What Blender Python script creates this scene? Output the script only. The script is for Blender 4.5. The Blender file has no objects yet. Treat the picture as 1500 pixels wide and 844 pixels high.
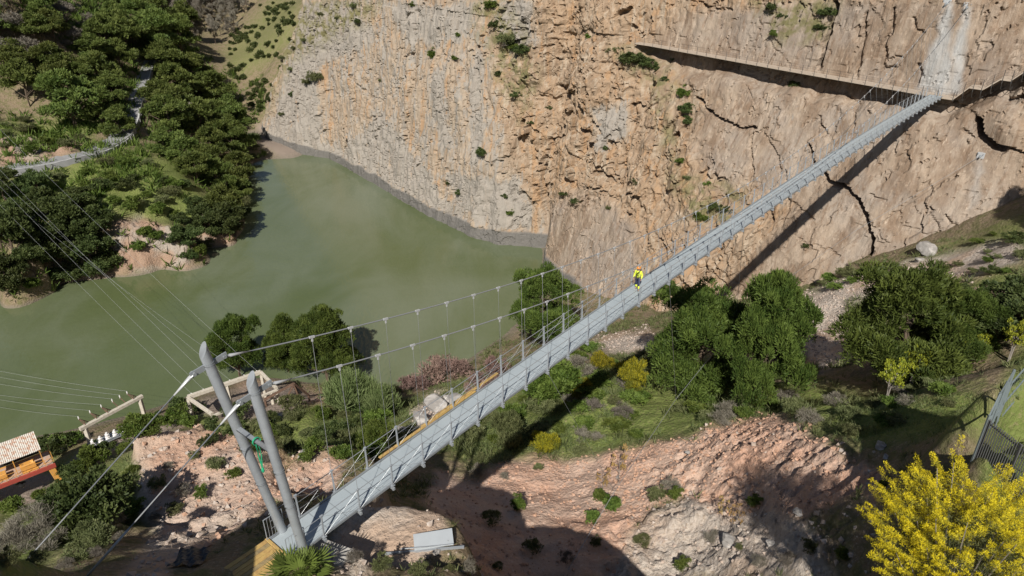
import bpy, bmesh, math, random
import numpy as np
from mathutils import Vector, Matrix

random.seed(7)
RNG = np.random.default_rng(11)
SC = bpy.context.scene
COL = SC.collection
W0, H0 = 1500.0, 844.0
F = 750 / math.tan(math.radians(35))
PITCH = math.radians(28)
CP, SP = math.cos(PITCH), math.sin(PITCH)
CAM = np.array([0.0, 0.0, 75.0])
DD = np.array([0.65, 0.76]); DD /= np.hypot(*DD)          # along the bridge, into the rock
TT = np.array([DD[1], -DD[0]])                             # along the cliff, downstream
SUN_AZ, SUN_EL = math.radians(8.5), math.radians(41)


def ray(u, v):
    x = (u - 750) / F
    y = -(v - 422) / F
    return np.array([x, CP + SP * y, -SP + CP * y])


def atz(u, v, z):
    r = ray(u, v)
    return CAM + r * ((z - 75.0) / r[2])


def project(P):
    q = P - CAM
    f = q[..., 1] * CP - q[..., 2] * SP
    up = q[..., 1] * SP + q[..., 2] * CP
    f = np.where(f < 0.5, 0.5, f)
    return 750 + F * q[..., 0] / f, 422 - F * up / f, f


# ---------------------------------------------------------------- noise
def _hash(ix, iy, iz, seed):
    h = (ix.astype(np.uint32) * np.uint32(374761393) + iy.astype(np.uint32) * np.uint32(668265263)
         + iz.astype(np.uint32) * np.uint32(2147483647) + np.uint32((seed * 974711) & 0xffffffff))
    h = (h ^ (h >> np.uint32(13))) * np.uint32(1274126177)
    h = h ^ (h >> np.uint32(16))
    return (h & np.uint32(0xffffff)).astype(np.float64) / float(0xffffff)


def vnoise(x, y, z=None, seed=0):
    if z is None:
        z = np.zeros_like(x)
    fx, fy, fz = np.floor(x), np.floor(y), np.floor(z)
    ix, iy, iz = fx.astype(np.int64), fy.astype(np.int64), fz.astype(np.int64)
    a, b, c = x - fx, y - fy, z - fz
    a = a * a * a * (a * (a * 6 - 15) + 10); b = b * b * b * (b * (b * 6 - 15) + 10); c = c * c * (3 - 2 * c)
    o = 0
    for dx in (0, 1):
        for dy in (0, 1):
            for dz in (0, 1):
                w = (a if dx else 1 - a) * (b if dy else 1 - b) * (c if dz else 1 - c)
                o = o + w * _hash(ix + dx, iy + dy, iz + dz, seed)
    return o * 2 - 1


def fbm(x, y, z=None, octv=4, seed=0, gain=0.5, lac=2.03):
    o, amp = 0, 1.0
    for k in range(octv):
        o = o + amp * vnoise(x, y, z, seed + k * 17)
        x = x * lac + 3.1; y = y * lac + 1.7
        if z is not None:
            z = z * lac
        amp *= gain
    return o


def ridged(x, y, octv=4, seed=0):
    o, amp = 0, 1.0
    for k in range(octv):
        o = o + amp * (1 - 2 * np.abs(vnoise(x, y, None, seed + 31 * k)))
        x = x * 2.1 + 5.2; y = y * 2.1 + 1.3; amp *= 0.5
    return o


def cells(x, y, seed=0):
    """distance to the nearest cell border (0 at the border) and a random value per cell"""
    fx, fy = np.floor(x), np.floor(y)
    d1 = np.full(x.shape, 9.0); d2 = np.full(x.shape, 9.0); val = np.zeros(x.shape)
    z = np.zeros(x.shape, dtype=np.int64)
    ox = np.zeros(x.shape); oy = np.zeros(x.shape)
    for dx in (-1, 0, 1):
        for dy in (-1, 0, 1):
            ix, iy = (fx + dx).astype(np.int64), (fy + dy).astype(np.int64)
            px = fx + dx + _hash(ix, iy, z, seed); py = fy + dy + _hash(ix, iy, z + 1, seed + 5)
            d = np.hypot(px - x, py - y); v = _hash(ix, iy, z + 2, seed + 9)
            n = d < d1
            d2 = np.where(n, d1, np.minimum(d2, d)); val = np.where(n, v, val); d1 = np.where(n, d, d1)
            ox = np.where(n, (x - px) * (_hash(ix, iy, z + 3, seed) - .5) + (y - py) * (_hash(ix, iy, z + 4, seed) - .5), ox)
    return d2 - d1, val, ox


def in_poly(u, v, poly):
    r = np.zeros(u.shape, bool)
    n = len(poly)
    for i in range(n):
        x1, y1 = poly[i]; x2, y2 = poly[(i + 1) % n]
        c = ((y1 > v) != (y2 > v))
        if y1 != y2:
            r ^= c & (u < (x2 - x1) * (v - y1) / (y2 - y1) + x1)
    return r


def line_dist(u, v, pts):
    d = np.full(u.shape, 1e9)
    for i in range(len(pts) - 1):
        ax, ay = pts[i]; bx, by = pts[i + 1]
        vx, vy = bx - ax, by - ay
        t = np.clip(((u - ax) * vx + (v - ay) * vy) / (vx * vx + vy * vy + 1e-9), 0, 1)
        d = np.minimum(d, np.hypot(u - ax - t * vx, v - ay - t * vy))
    return d


def soft_poly(u, v, poly, soft):
    return np.clip(0.5 + np.where(in_poly(u, v, poly), 1, -1) * line_dist(u, v, list(poly) + [poly[0]]) / (2 * soft), 0, 1)


# ---------------------------------------------------------------- ground heights
CTRL = []
def cz(*pts):
    for u, v, z in pts:
        p = atz(u, v, z); CTRL.append((p[0], p[1], z))
cz((-150, 690, 0), (0, 650, 0), (120, 625, 0), (215, 600, 0), (290, 575, 0), (430, 558, 0), (560, 567, 0), (640, 550, 0), (750, 482, 0),
   (790, 410, 0), (-100, 520, -4), (0, 590, -3), (200, 550, -3), (400, 500, -3), (600, 500, -3), (715, 430, -3), (450, 300, -5), (300, 450, -5),
   (600, 340, -4), (100, 490, -4), (720, 375, -3),
   (150, 645, 3.5), (70, 702, 4.5), (0, 710, 4.5), (205, 622, 3), (330, 598, 6), (430, 592, 7.5), (390, 562, 2.5),
   (20, 737, 6), (20, 762, 16), (20, 790, 34), (20, 815, 46), (20, 842, 53),
   (100, 692, 5), (100, 718, 12), (100, 742, 24), (100, 770, 38), (100, 800, 45), (100, 840, 51),
   (200, 690, 41.5), (200, 740, 43), (200, 790, 46.5), (200, 842, 50.5), (240, 651, 41.5), (210, 672, 41), (270, 655, 41), (240, 700, 43),
   (300, 662, 40), (300, 700, 42.6), (300, 760, 45), (300, 822, 48.6), (400, 622, 10), (400, 662, 31), (400, 690, 42), (400, 720, 43.6), (400, 770, 46), (390, 830, 49.3),
   (480, 602, 8), (480, 652, 25), (480, 695, 39), (470, 745, 43.5), (560, 592, 7), (560, 642, 20), (560, 692, 28), (640, 602, 16), (640, 642, 22),
   (520, 790, 47.0), (570, 772, 46.6), (570, 812, 47.0), (636, 780, 46.3), (610, 836, 47.4), (500, 765, 46.4), (690, 840, 42), (448, 815, 49.2), (420, 785, 48.6),
   (630, 722, 27), (690, 712, 26.5), (760, 722, 26.5), (700, 760, 29.5), (700, 795, 31.5), (800, 790, 30), (800, 842, 31), (850, 802, 30.5),
   (800, 690, 26), (900, 690, 28), (900, 640, 27), (1000, 650, 30.5), (1000, 720, 32), (950, 780, 31), (900, 842, 31.5), (1050, 800, 34), (1100, 800, 36.5),
   (1050, 844, 34), (1130, 690, 37.5), (1180, 650, 40), (1180, 740, 41), (1200, 830, 41.5), (750, 640, 23.5), (800, 580, 22), (870, 568, 26), (870, 602, 26),
   (930, 560, 25), (950, 482, 14), (890, 502, 12), (850, 470, 4), (900, 462, 6), (1000, 592, 27), (1070, 592, 30), (960, 457, 7.5),
   (1060, 440, 13), (1160, 432, 19), (1240, 402, 26), (1350, 374, 31), (1500, 290, 39), (1200, 480, 25), (1210, 530, 29), (1130, 602, 33.5),
   (1300, 560, 37), (1300, 620, 43.5), (1250, 640, 43), (1400, 560, 42), (1400, 450, 35), (1480, 400, 38), (1480, 470, 43), (1440, 540, 45.5), (1400, 640, 49.5),
   (1470, 590, 53.6), (1495, 560, 53.6), (1435, 660, 53.6), (1490, 640, 53.8), (1482, 696, 53.8), (1495, 800, 54), (1380, 800, 50), (1300, 700, 44.5), (1300, 840, 46), (1340, 690, 46.5), (1400, 842, 51),
   # left bank
   (0, 437, 0), (80, 425, 0), (165, 406, 0), (230, 396, 0), (270, 397, 0), (300, 365, 0), (345, 352, 0), (358, 320, 0), (350, 290, 0), (370, 240, 0), (366, 195, 0),
   (-60, 445, 0), (-60, 460, -1.5), (0, 451, -1.5), (80, 439, -1.5), (162, 420, -1.5), (228, 409, -1.5), (272, 409, -1.5), (322, 374, -1.5), (356, 358, -1.5), (372, 320, -1.5), (366, 290, -1.5), (0, 400, 6), (60, 380, 8), (0, 330, 11), (100, 350, 9), (100, 300, 13), (0, 255, 18), (100, 240, 18), (180, 207, 18), (195, 150, 20), (208, 112, 22),
   (-80, 270, 18), (50, 215, 20.5), (0, 200, 22.5), (0, 150, 27), (0, 100, 34), (0, 50, 41), (0, 0, 49), (100, 190, 21), (100, 140, 27), (100, 80, 34), (100, 0, 43),
   (200, 60, 30), (200, 0, 37), (270, 100, 20), (270, 180, 15), (250, 230, 14), (200, 260, 15), (300, 300, 8), (180, 330, 10), (200, 322, 10),
   (222, 388, 1.5), (260, 335, 8), (330, 340, 3), (340, 200, 6), (330, 150, 8), (300, 60, 12), (340, 20, 16), (270, 30, 18),
   (330, 80, 13), (405, 80, 21), (382, 130, 7), (380, 0, 30), (300, 0, 17), (410, 205, 0.5), (398, 195, 0.7), (428, 229, 0.3), (458, 234, -1.2), (485, 243, -2.5))
for u, v, s_ in ((425, 30, 308), (445, 5, 312), (440, 60, 300)):
    p = CAM + ray(u, v) * s_; CTRL.append(tuple(p))
CTRL += [(-30, 15, 40), (-24, 13, 46), (-20.5, 14, 49.5), (-18.6, 14, 52.5), (-16.2, 12.5, 60.5), (-13.8, 12.5, 61.5), (-11.5, 12, 56.5), (-9.5, 16, 51.5), (-5, 19, 51.2), (-8, 11, 52), (0, 18.5, 51.5), (4, 18.5, 50.8), (8, 17, 48.3), (12, 17, 46.5), (16, 12, 49), (19, 15, 51), (20, 18, 52),
         (0, 8, 54), (20, 8, 52), (28, 18, 52), (24, 28, 47.6), (21, 25.5, 48.5), (25, 23, 51.2), (30, 30, 47), (40, 22, 51), (60, 40, 50), (80, 60, 50), (-50, 20, 28), (-90, 40, 10), (-36, 60, 16), (-28, 62, 15), (-44, 58, 14), (-18, 66, 19), (-130, 70, 2), (75, 80, 47), (95, 80, 56),
         (-260, 200, 62), (-280, 300, 75), (-200, 150, 26), (-160, 120, 1), (-200, 420, 60), (-100, 480, 24), (0, 460, 60), (-60, 420, 45), (-60, -30, 58), (50, -30, 62), (0, -30, 60)]
CTRL = np.array(CTRL)
_S = 100.0


def _tps(r2):
    return np.where(r2 > 1e-12, 0.5 * r2 * np.log(np.maximum(r2, 1e-12)), 0)


def _fit(C):
    P = C[:, :2] / _S
    n = len(P)
    K = _tps(((P[:, None] - P[None]) ** 2).sum(-1)) + np.eye(n) * 2e-5
    A = np.zeros((n + 3, n + 3)); A[:n, :n] = K
    A[:n, n] = 1; A[:n, n + 1:] = P; A[n, :n] = 1; A[n + 1:, :n] = P.T
    b = np.zeros(n + 3); b[:n] = C[:, 2]
    return P, np.linalg.solve(A, b)


_P, _Wt = _fit(CTRL)


def h_base(x, y):
    x = np.asarray(x, float); y = np.asarray(y, float)
    X = x.ravel() / _S; Y = y.ravel() / _S
    o = np.empty(X.shape)
    n = len(_P)
    for k in range(0, len(X), 20000):
        a, b = X[k:k + 20000], Y[k:k + 20000]
        r2 = (a[:, None] - _P[None, :, 0]) ** 2 + (b[:, None] - _P[None, :, 1]) ** 2
        o[k:k + 20000] = _tps(r2) @ _Wt[:n] + _Wt[n] + _Wt[n + 1] * a + _Wt[n + 2] * b
    return o.reshape(x.shape)


def axis(parts):
    a = []
    for lo, hi, st in parts:
        a.append(np.arange(lo, hi, st))
    a.append([parts[-1][1]])
    return np.concatenate(a)


GX = axis([(-3000, -500, 250), (-500, -220, 10), (-220, -102, 1.2), (-102, -64, 0.42), (-64, -28, 0.8), (-28, 48, 0.26), (48, 100, 0.9), (100, 260, 8), (260, 3000, 250)])
GY = axis([(-3000, -60, 300), (-60, 8, 4), (8, 72, 0.27), (72, 140, 0.8), (140, 174, 0.34), (174, 176, 0.7), (176, 330, 1.4), (330, 520, 5), (520, 4000, 250)])
MX, MY = np.meshgrid(GX, GY)
HB = h_base(MX, MY)
_ed = np.clip(np.maximum.reduce([(-MX - 260) / 200, (MX - 90) / 120, (-MY - 20) / 80, (MY - 440) / 150]), 0, 1)
HILL = 70 + 60 * fbm(MX / 700, MY / 700, octv=3, seed=5)
HB = np.clip(HB, -6, 140) * (1 - _ed) + HILL * _ed
# keep the ground low behind the rock wall, where the cliff stands
_d = MX * DD[0] + MY * DD[1]; _t = MX * TT[0] + MY * TT[1]
_beh = np.clip((_d - np.interp(_t, [-275, -260, -247, -229, -208, -171, -138, -109, -100, -92, -57, -28, 20, 60], [158, 151, 143.5, 136, 135, 132.5, 125, 123, 128, 120, 108, 112, 118, 122]) - 8) / 10, 0, 1) * np.clip((_t + 232) / 20, 0, 1) * np.clip((150 - _t) / 60, 0, 1) * np.clip((420 - _d) / 100, 0, 1)
HB = HB * (1 - _beh) + np.minimum(HB, -2) * _beh
GU, GV, GS = project(np.stack([MX, MY, HB], -1))
_jit = 7 * fbm(MX / 2.5, MY / 2.5, octv=3, seed=3)
_jit2 = 7 * fbm(MX / 2.5 + 40, MY / 2.5, octv=3, seed=4)
ju = GU + _jit * 40 / GS; jv = GV + _jit2 * 40 / GS


def zone(polys, soft=9):
    o = np.zeros(MX.shape)
    for p in polys:
        o = np.maximum(o, soft_poly(ju, jv, p, soft))
    return np.where(GS > 1, o, 0)


Z_RED = zone([[(690, 715), (720, 690), (800, 670), (850, 668), (940, 655), (1010, 640), (1060, 612), (1130, 612), (1215, 650), (1290, 690), (1290, 730), (1160, 745),
               (1080, 760), (1000, 735), (960, 745), (905, 800), (885, 812), (870, 800), (780, 762), (740, 752)],
              [(860, 800), (905, 740), (930, 760), (900, 830), (875, 830)],
              [(170, 325), (205, 312), (262, 340), (262, 385), (215, 398), (172, 396)],
              [(440, 690), (520, 690), (500, 720), (430, 740), (330, 780), (240, 844), (220, 844), (330, 760)],
              [(640, 690), (760, 730), (880, 800), (890, 844), (700, 844), (620, 740)],
              [(350, 560), (390, 555), (470, 575), (500, 575), (495, 590), (420, 600), (350, 590)]])
Z_RED = np.maximum(Z_RED, .6 * zone([[(215, 665), (330, 650), (480, 688), (430, 738), (330, 752), (240, 775)]], 16))
Z_PALE = zone([[(870, 498), (905, 485), (950, 482), (965, 500), (960, 515), (905, 518), (885, 512)],
               [(1160, 440), (1240, 405), (1330, 385), (1420, 362), (1500, 350), (1500, 385), (1400, 420), (1290, 430), (1240, 450), (1245, 530), (1205, 550), (1180, 520), (1160, 470)],
               [(1165, 438), (1300, 395), (1420, 360), (1500, 345), (1500, 370), (1400, 405), (1300, 420), (1240, 440), (1180, 452)],
               [(475, 790), (520, 752), (560, 748), (640, 766), (668, 788), (640, 812), (565, 835), (500, 838)],
               [(940, 770), (1010, 735), (1170, 745), (1230, 844), (880, 844), (900, 800)],
               [(195, 670), (230, 640), (290, 650), (310, 690), (270, 720), (230, 760), (205, 740)],
               [(0, 205), (60, 205), (120, 208), (110, 228), (50, 240), (0, 248)],
               [(210, 385), (255, 345), (275, 395), (225, 398)], [(285, 325), (345, 340), (345, 356), (300, 350)],
               [(100, 410), (160, 400), (160, 412), (110, 425)],
               [(600, 600), (640, 575), (670, 580), (640, 620), (610, 640)],
               [(230, 690), (330, 660), (420, 690), (480, 690), (440, 730), (320, 760), (240, 844), (180, 844), (230, 770)]], 8)
Z_GRASS = 0.5 * zone([[(330, 75), (400, 0), (440, 0), (430, 60), (385, 95), (340, 115)]]) + zone([[(560, 600), (700, 560), (800, 560), (960, 520), (1180, 560), (1300, 580), (1440, 560), (1440, 640), (1260, 640), (1130, 610), (1010, 635), (850, 665), (700, 680), (600, 640)],
                [(1500, 500), (2600, 300), (2600, 1300), (1440, 1300), (1440, 620)], [(0, 690), (220, 640), (200, 760), (30, 844), (0, 844)],
                [(0, 260), (180, 220), (260, 230), (340, 330), (260, 330), (180, 320), (120, 300), (0, 300)],
                [(270, 600), (560, 560), (600, 640), (480, 700), (300, 660)], [(0, 180), (140, 180), (130, 205), (0, 205)],
                [(1180, 430), (1330, 385), (1500, 320), (1500, 480), (1300, 460)]], 14)
Z_YARD = zone([[(90, 690), (130, 650), (260, 605), (280, 600), (290, 615), (210, 650), (130, 690)], [(285, 600), (300, 580), (410, 560), (460, 575), (420, 610), (330, 620)],
               [(0, 690), (85, 690), (60, 740), (0, 740)], [(375, 180), (440, 195), (455, 240), (420, 240), (380, 212)]], 6)
Z_RUBBLE = zone([[(900, 770), (1000, 735), (1060, 740), (1120, 690), (1290, 690), (1290, 844), (880, 844)], [(960, 690), (1040, 625), (1290, 660), (1250, 740), (1000, 735)],
                 [(195, 670), (240, 640), (330, 640), (500, 680), (480, 740), (240, 800)], [(500, 810), (720, 800), (720, 844), (480, 844)]], 12)
Z_ROCK = zone([[(205, 660), (240, 640), (300, 645), (330, 690), (240, 760), (205, 740)], [(180, 335), (255, 345), (275, 398), (180, 396)]], 8)
Z_CRAG = zone([[(168, 325), (205, 314), (235, 330), (262, 340), (280, 365), (280, 398), (215, 400), (165, 404)], [(282, 325), (345, 338), (350, 358), (300, 362)], [(0, 207), (60, 207), (120, 210), (110, 228), (50, 238), (0, 246)], [(100, 412), (165, 398), (165, 412), (105, 428)]], 5)
Z_RED = Z_RED * np.where(GS > 130, 0, 1); Z_PALE = Z_PALE * (1 - np.where(GS > 130, Z_CRAG, 0))
# the small shapes of the ground
near = np.clip((300 - GS) / 200, 0.15, 1)
_fd, _fv, _fo = cells(MX / 0.62 + 0.4 * fbm(MX, MY, octv=2, seed=18), MY / 0.62 + 0.4 * fbm(MX + 9, MY, octv=2, seed=19), 13)
HB = HB + np.clip(Z_RED * soft_poly(ju, jv, [(930, 720), (1010, 640), (1060, 605), (1300, 650), (1300, 760), (1000, 740)], 14) + Z_RUBBLE * .7, 0, 1) * (.9 * _fo + .12 * (_fv - .5)) + Z_RED * .05 * fbm(MX / .6, MY / .6, octv=2, seed=23)
HB = HB + near * (0.55 * fbm(MX / 6, MY / 6, octv=3, seed=21) + 0.16 * fbm(MX / 1.3, MY / 1.3, octv=3, seed=22)) * np.where(HB > 1, 1, 0.25)
_cd, _cv, _co = cells(MX / 0.95 + 0.5 * fbm(MX, MY, octv=2, seed=8), MY / 0.95 + 0.5 * fbm(MX + 9, MY, octv=2, seed=9), 3)
HB = HB + Z_RUBBLE * (0.45 * (_cv - 0.5) * np.clip(_cd * 5, 0, 1) + 0.8 * _co + 0.25 * ridged(MX / 2.2, MY / 2.2, seed=6))
_gl = ridged(MX / 3.2 + .25 * fbm(MX / 3, MY / 3, octv=2, seed=64), MY / 14, seed=65)
HB = HB + np.where(GS > 130, Z_CRAG, 0) * np.where(HB > .4, 1, .3) * (1.1 * _gl + 1.6 * _co + .5 * ridged(MX / 1.3, MY / 2, seed=66))
HB = HB + np.where(GS > 130, 0.0, Z_ROCK) * ((1.2 + 1.2 * (MX < -60)) * ridged(MX / 4, MY / 6, seed=61) + 0.7 * ridged(MX / 1.4, MY / 2.5, seed=62))


# ground flattened and tilted toward the sun to brighten these patches: (x, y, radius x, radius y, height, slope along y)
for _x, _y, _rx, _ry, _z, _sy in ((-5.9, 26.2, 4.0, 2.6, 46.9, 0.16), (-19.5, 35.0, 6.0, 5.0, 42.7, 0.14), (-12.0, 37.0, 3.5, 3.5, 41.6, 0.08)):
    _q = ((MX - _x) / _rx) ** 2 + ((MY - _y) / _ry) ** 2
    _m = np.clip((1.25 - _q) / 0.5, 0, 1); _m = _m * _m * (3 - 2 * _m) * (0.85 if _x < 10 else 0.6)
    _tg = _z + _sy * (MY - _y) + (0.0 if _x < 10 else 0.35) * (MX - _x)
    HB = HB * (1 - _m) + (_tg + 0.22 * fbm(MX / 1.6, MY / 1.6, octv=4, seed=33) + 0.18 * _co) * _m


def ground_z(x, y):
    i = np.clip(np.searchsorted(GX, x) - 1, 0, len(GX) - 2); j = np.clip(np.searchsorted(GY, y) - 1, 0, len(GY) - 2)
    a = (x - GX[i]) / (GX[i + 1] - GX[i]); b = (y - GY[j]) / (GY[j + 1] - GY[j])
    return (HB[j, i] * (1 - a) + HB[j, i + 1] * a) * (1 - b) + (HB[j + 1, i] * (1 - a) + HB[j + 1, i + 1] * a) * b


def hit(u, v, smax=420, water=False):
    """first point where the photo's line of sight (u, v) meets the ground"""
    r = ray(u, v)
    s = np.concatenate([np.arange(14, 120, 0.4), np.arange(120, smax, 1.0)])
    P = CAM + s[:, None] * r
    below = P[:, 2] < ground_z(P[:, 0], P[:, 1])
    k = int(np.argmax(below)) if below.any() else len(s) - 1
    p = P[k].copy(); p[2] = ground_z(p[0], p[1])
    return p, s[k]


# ---------------------------------------------------------------- materials
def new_mat(name):
    m = bpy.data.materials.new(name); m.use_nodes = True
    nt = m.node_tree
    return m, nt, nt.nodes['Principled BSDF'], nt.nodes['Material Output']


def N(nt, typ, **kw):
    n = nt.nodes.new(typ)
    for k, v in kw.items():
        if k == 'inp':
            for a, b in v.items():
                n.inputs[a].default_value = b
        else:
            setattr(n, k, v)
    return n


def rgb(c):
    return (c[0], c[1], c[2], 1)


def mixc(nt, fac, a, b, typ='MIX'):
    n = nt.nodes.new('ShaderNodeMix'); n.data_type = 'RGBA'; n.blend_type = typ
    for sock, val in ((n.inputs[0], fac), (n.inputs[6], a), (n.inputs[7], b)):
        if isinstance(val, (int, float)):
            sock.default_value = val
        elif isinstance(val, tuple):
            sock.default_value = rgb(val)
        else:
            nt.links.new(val, sock)
    return n.outputs[2]


def math_(nt, op, a, b=None, c=None, clamp=False):
    n = nt.nodes.new('ShaderNodeMath'); n.operation = op; n.use_clamp = clamp
    for i, val in enumerate((a, b, c)):
        if val is None:
            continue
        if isinstance(val, (int, float)):
            n.inputs[i].default_value = val
        else:
            nt.links.new(val, n.inputs[i])
    return n.outputs[0]


def smooth(nt, val, lo, hi):
    n = nt.nodes.new('ShaderNodeMapRange'); n.interpolation_type = 'SMOOTHSTEP'
    nt.links.new(val, n.inputs[0]); n.inputs[1].default_value = lo; n.inputs[2].default_value = hi
    return n.outputs[0]


def noise(nt, vec, scale, detail=4, rough=0.55, dist=0.0):
    n = nt.nodes.new('ShaderNodeTexNoise'); n.inputs['Scale'].default_value = scale
    n.inputs['Detail'].default_value = detail; n.inputs['Roughness'].default_value = rough; n.inputs['Distortion'].default_value = dist
    if vec is not None:
        nt.links.new(vec, n.inputs['Vector'])
    return n.outputs['Fac']


def scaled(nt, vec, s):
    n = nt.nodes.new('ShaderNodeVectorMath'); n.operation = 'MULTIPLY'
    nt.links.new(vec, n.inputs[0]); n.inputs[1].default_value = s
    return n.outputs[0]


def position(nt):
    return nt.nodes.new('ShaderNodeNewGeometry').outputs['Position']


def objco(nt):
    return nt.nodes.new('ShaderNodeTexCoord').outputs['Object']


def attr(nt, name):
    n = nt.nodes.new('ShaderNodeAttribute'); n.attribute_name = name
    return n.outputs['Fac']


def bump(nt, h, bsdf, strength=0.5, dist=0.1):
    n = nt.nodes.new('ShaderNodeBump'); n.inputs['Strength'].default_value = strength; n.inputs['Distance'].default_value = dist
    nt.links.new(h, n.inputs['Height']); nt.links.new(n.outputs[0], bsdf.inputs['Normal'])


def simple(name, col, rough=0.6, metal=0.0, var=0.12, scale=6.0, bmp=0.0, col2=None, lo=0.45, hi=0.65):
    m, nt, b, o = new_mat(name)
    co = objco(nt)
    n1 = noise(nt, co, scale, 5)
    dark = tuple(c * (1 - var) for c in col); light = tuple(min(1, c * (1 + var)) for c in col)
    c = mixc(nt, n1, dark, light)
    if col2 is not None:
        c = mixc(nt, smooth(nt, noise(nt, co, scale * 0.7 + 1.3, 6, 0.65), lo, hi), c, col2)
    nt.links.new(c, b.inputs['Base Color'])
    b.inputs['Roughness'].default_value = rough; b.inputs['Metallic'].default_value = metal
    if bmp:
        bump(nt, noise(nt, co, scale * 3, 5), b, bmp, 0.02)
    return m


def leaf_mat(name, c1, c2, tip=None, transl=0.25, rough=0.6):
    m, nt, b, o = new_mat(name)
    info = nt.nodes.new('ShaderNodeObjectInfo').outputs['Random']
    t = attr(nt, 'tint')
    c = mixc(nt, t, c1, c2)
    if tip is not None:
        c = mixc(nt, attr(nt, 'tip'), c, tip)
    hsv = nt.nodes.new('ShaderNodeHueSaturation')
    hsv.inputs['Hue'].default_value = 0.5
    nt.links.new(math_(nt, 'MULTIPLY_ADD', info, 0.03, 0.485), hsv.inputs['Hue'])
    nt.links.new(math_(nt, 'MULTIPLY_ADD', info, 0.45, 0.78), hsv.inputs['Value'])
    nt.links.new(c, hsv.inputs['Color']); c = hsv.outputs['Color']
    nt.links.new(c, b.inputs['Base Color']); b.inputs['Roughness'].default_value = rough
    b.inputs['Specular IOR Level'].default_value = 0.25
    tr = nt.nodes.new('ShaderNodeBsdfTranslucent'); nt.links.new(c, tr.inputs['Color'])
    mx = nt.nodes.new('ShaderNodeMixShader'); mx.inputs[0].default_value = transl
    nt.links.new(b.outputs[0], mx.inputs[1]); nt.links.new(tr.outputs[0], mx.inputs[2]); nt.links.new(mx.outputs[0], o.inputs['Surface'])
    return m


M = {}


def ground_material():
    m, nt, b, o = new_mat('ground')
    p = position(nt)
    n_big = noise(nt, p, 0.12, 5, 0.6); n_mid = noise(nt, p, 0.7, 6, 0.65); n_fine = noise(nt, p, 4.0, 5, 0.7)
    earth = mixc(nt, n_mid, (0.16, 0.12, 0.075), (0.30, 0.23, 0.15))
    earth = mixc(nt, smooth(nt, n_fine, 0.5, 0.75), earth, (0.42, 0.34, 0.25))
    scrub = mixc(nt, n_fine, (0.075, 0.085, 0.03), (0.16, 0.16, 0.06))
    earth = mixc(nt, math_(nt, 'MULTIPLY', smooth(nt, n_mid, 0.42, 0.62), 0.75), earth, scrub)
    grass = mixc(nt, n_mid, (0.105, 0.145, 0.030), (0.22, 0.25, 0.080))
    grass = mixc(nt, smooth(nt, n_fine, 0.5, 0.72), grass, (0.27, 0.23, 0.12))
    c = mixc(nt, attr(nt, 'grass'), earth, grass)
    pale = mixc(nt, n_mid, (0.42, 0.35, 0.29), (0.60, 0.53, 0.46))
    pale = mixc(nt, smooth(nt, n_fine, 0.45, 0.7), pale, (0.33, 0.26, 0.20))
    pale = mixc(nt, smooth(nt, n_big, 0.45, 0.65), pale, (0.47, 0.34, 0.25))
    c = mixc(nt, attr(nt, 'pale'), c, pale)
    red = mixc(nt, n_mid, (0.50, 0.335, 0.25), (0.64, 0.475, 0.375))
    red = mixc(nt, smooth(nt, n_big, 0.42, 0.66), red, (0.55, 0.33, 0.23))
    red = mixc(nt, smooth(nt, n_fine, 0.52, 0.72), red, (0.62, 0.48, 0.39))
    c = mixc(nt, attr(nt, 'red'), c, red)
    crag = mixc(nt, n_mid, (0.27, 0.165, 0.11), (0.40, 0.285, 0.21))
    crag = mixc(nt, smooth(nt, n_big, .45, .62), crag, (0.36, 0.31, 0.26))
    crag = mixc(nt, smooth(nt, n_fine, .52, .7), crag, (0.20, 0.145, 0.10))
    c = mixc(nt, attr(nt, 'crag'), c, crag)
    yard = mixc(nt, n_fine, (0.24, 0.19, 0.15), (0.36, 0.29, 0.24))
    c = mixc(nt, attr(nt, 'yard'), c, yard)
    # mud and wet rock at the water's edge
    z = nt.nodes.new('ShaderNodeSeparateXYZ'); nt.links.new(p, z.inputs[0])
    wet = smooth(nt, math_(nt, 'ADD', z.outputs[2], math_(nt, 'MULTIPLY', n_mid, 1.2)), 1.6, 0.5)
    c = mixc(nt, math_(nt, 'MULTIPLY', wet, 0.8), c, (0.19, 0.165, 0.13))
    nt.links.new(c, b.inputs['Base Color']); b.inputs['Roughness'].default_value = 0.95; b.inputs['Specular IOR Level'].default_value = 0.15
    vor = nt.nodes.new('ShaderNodeTexVoronoi'); vor.inputs['Scale'].default_value = 2.6; nt.links.new(p, vor.inputs['Vector'])
    hgt = math_(nt, 'ADD', math_(nt, 'MULTIPLY', n_fine, 0.7), math_(nt, 'MULTIPLY', vor.outputs['Distance'], 0.5))
    hgt = math_(nt, 'ADD', hgt, math_(nt, 'MULTIPLY', noise(nt, p, 14, 3), 0.25))
    bump(nt, hgt, b, 0.9, 0.30)
    return m


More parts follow.
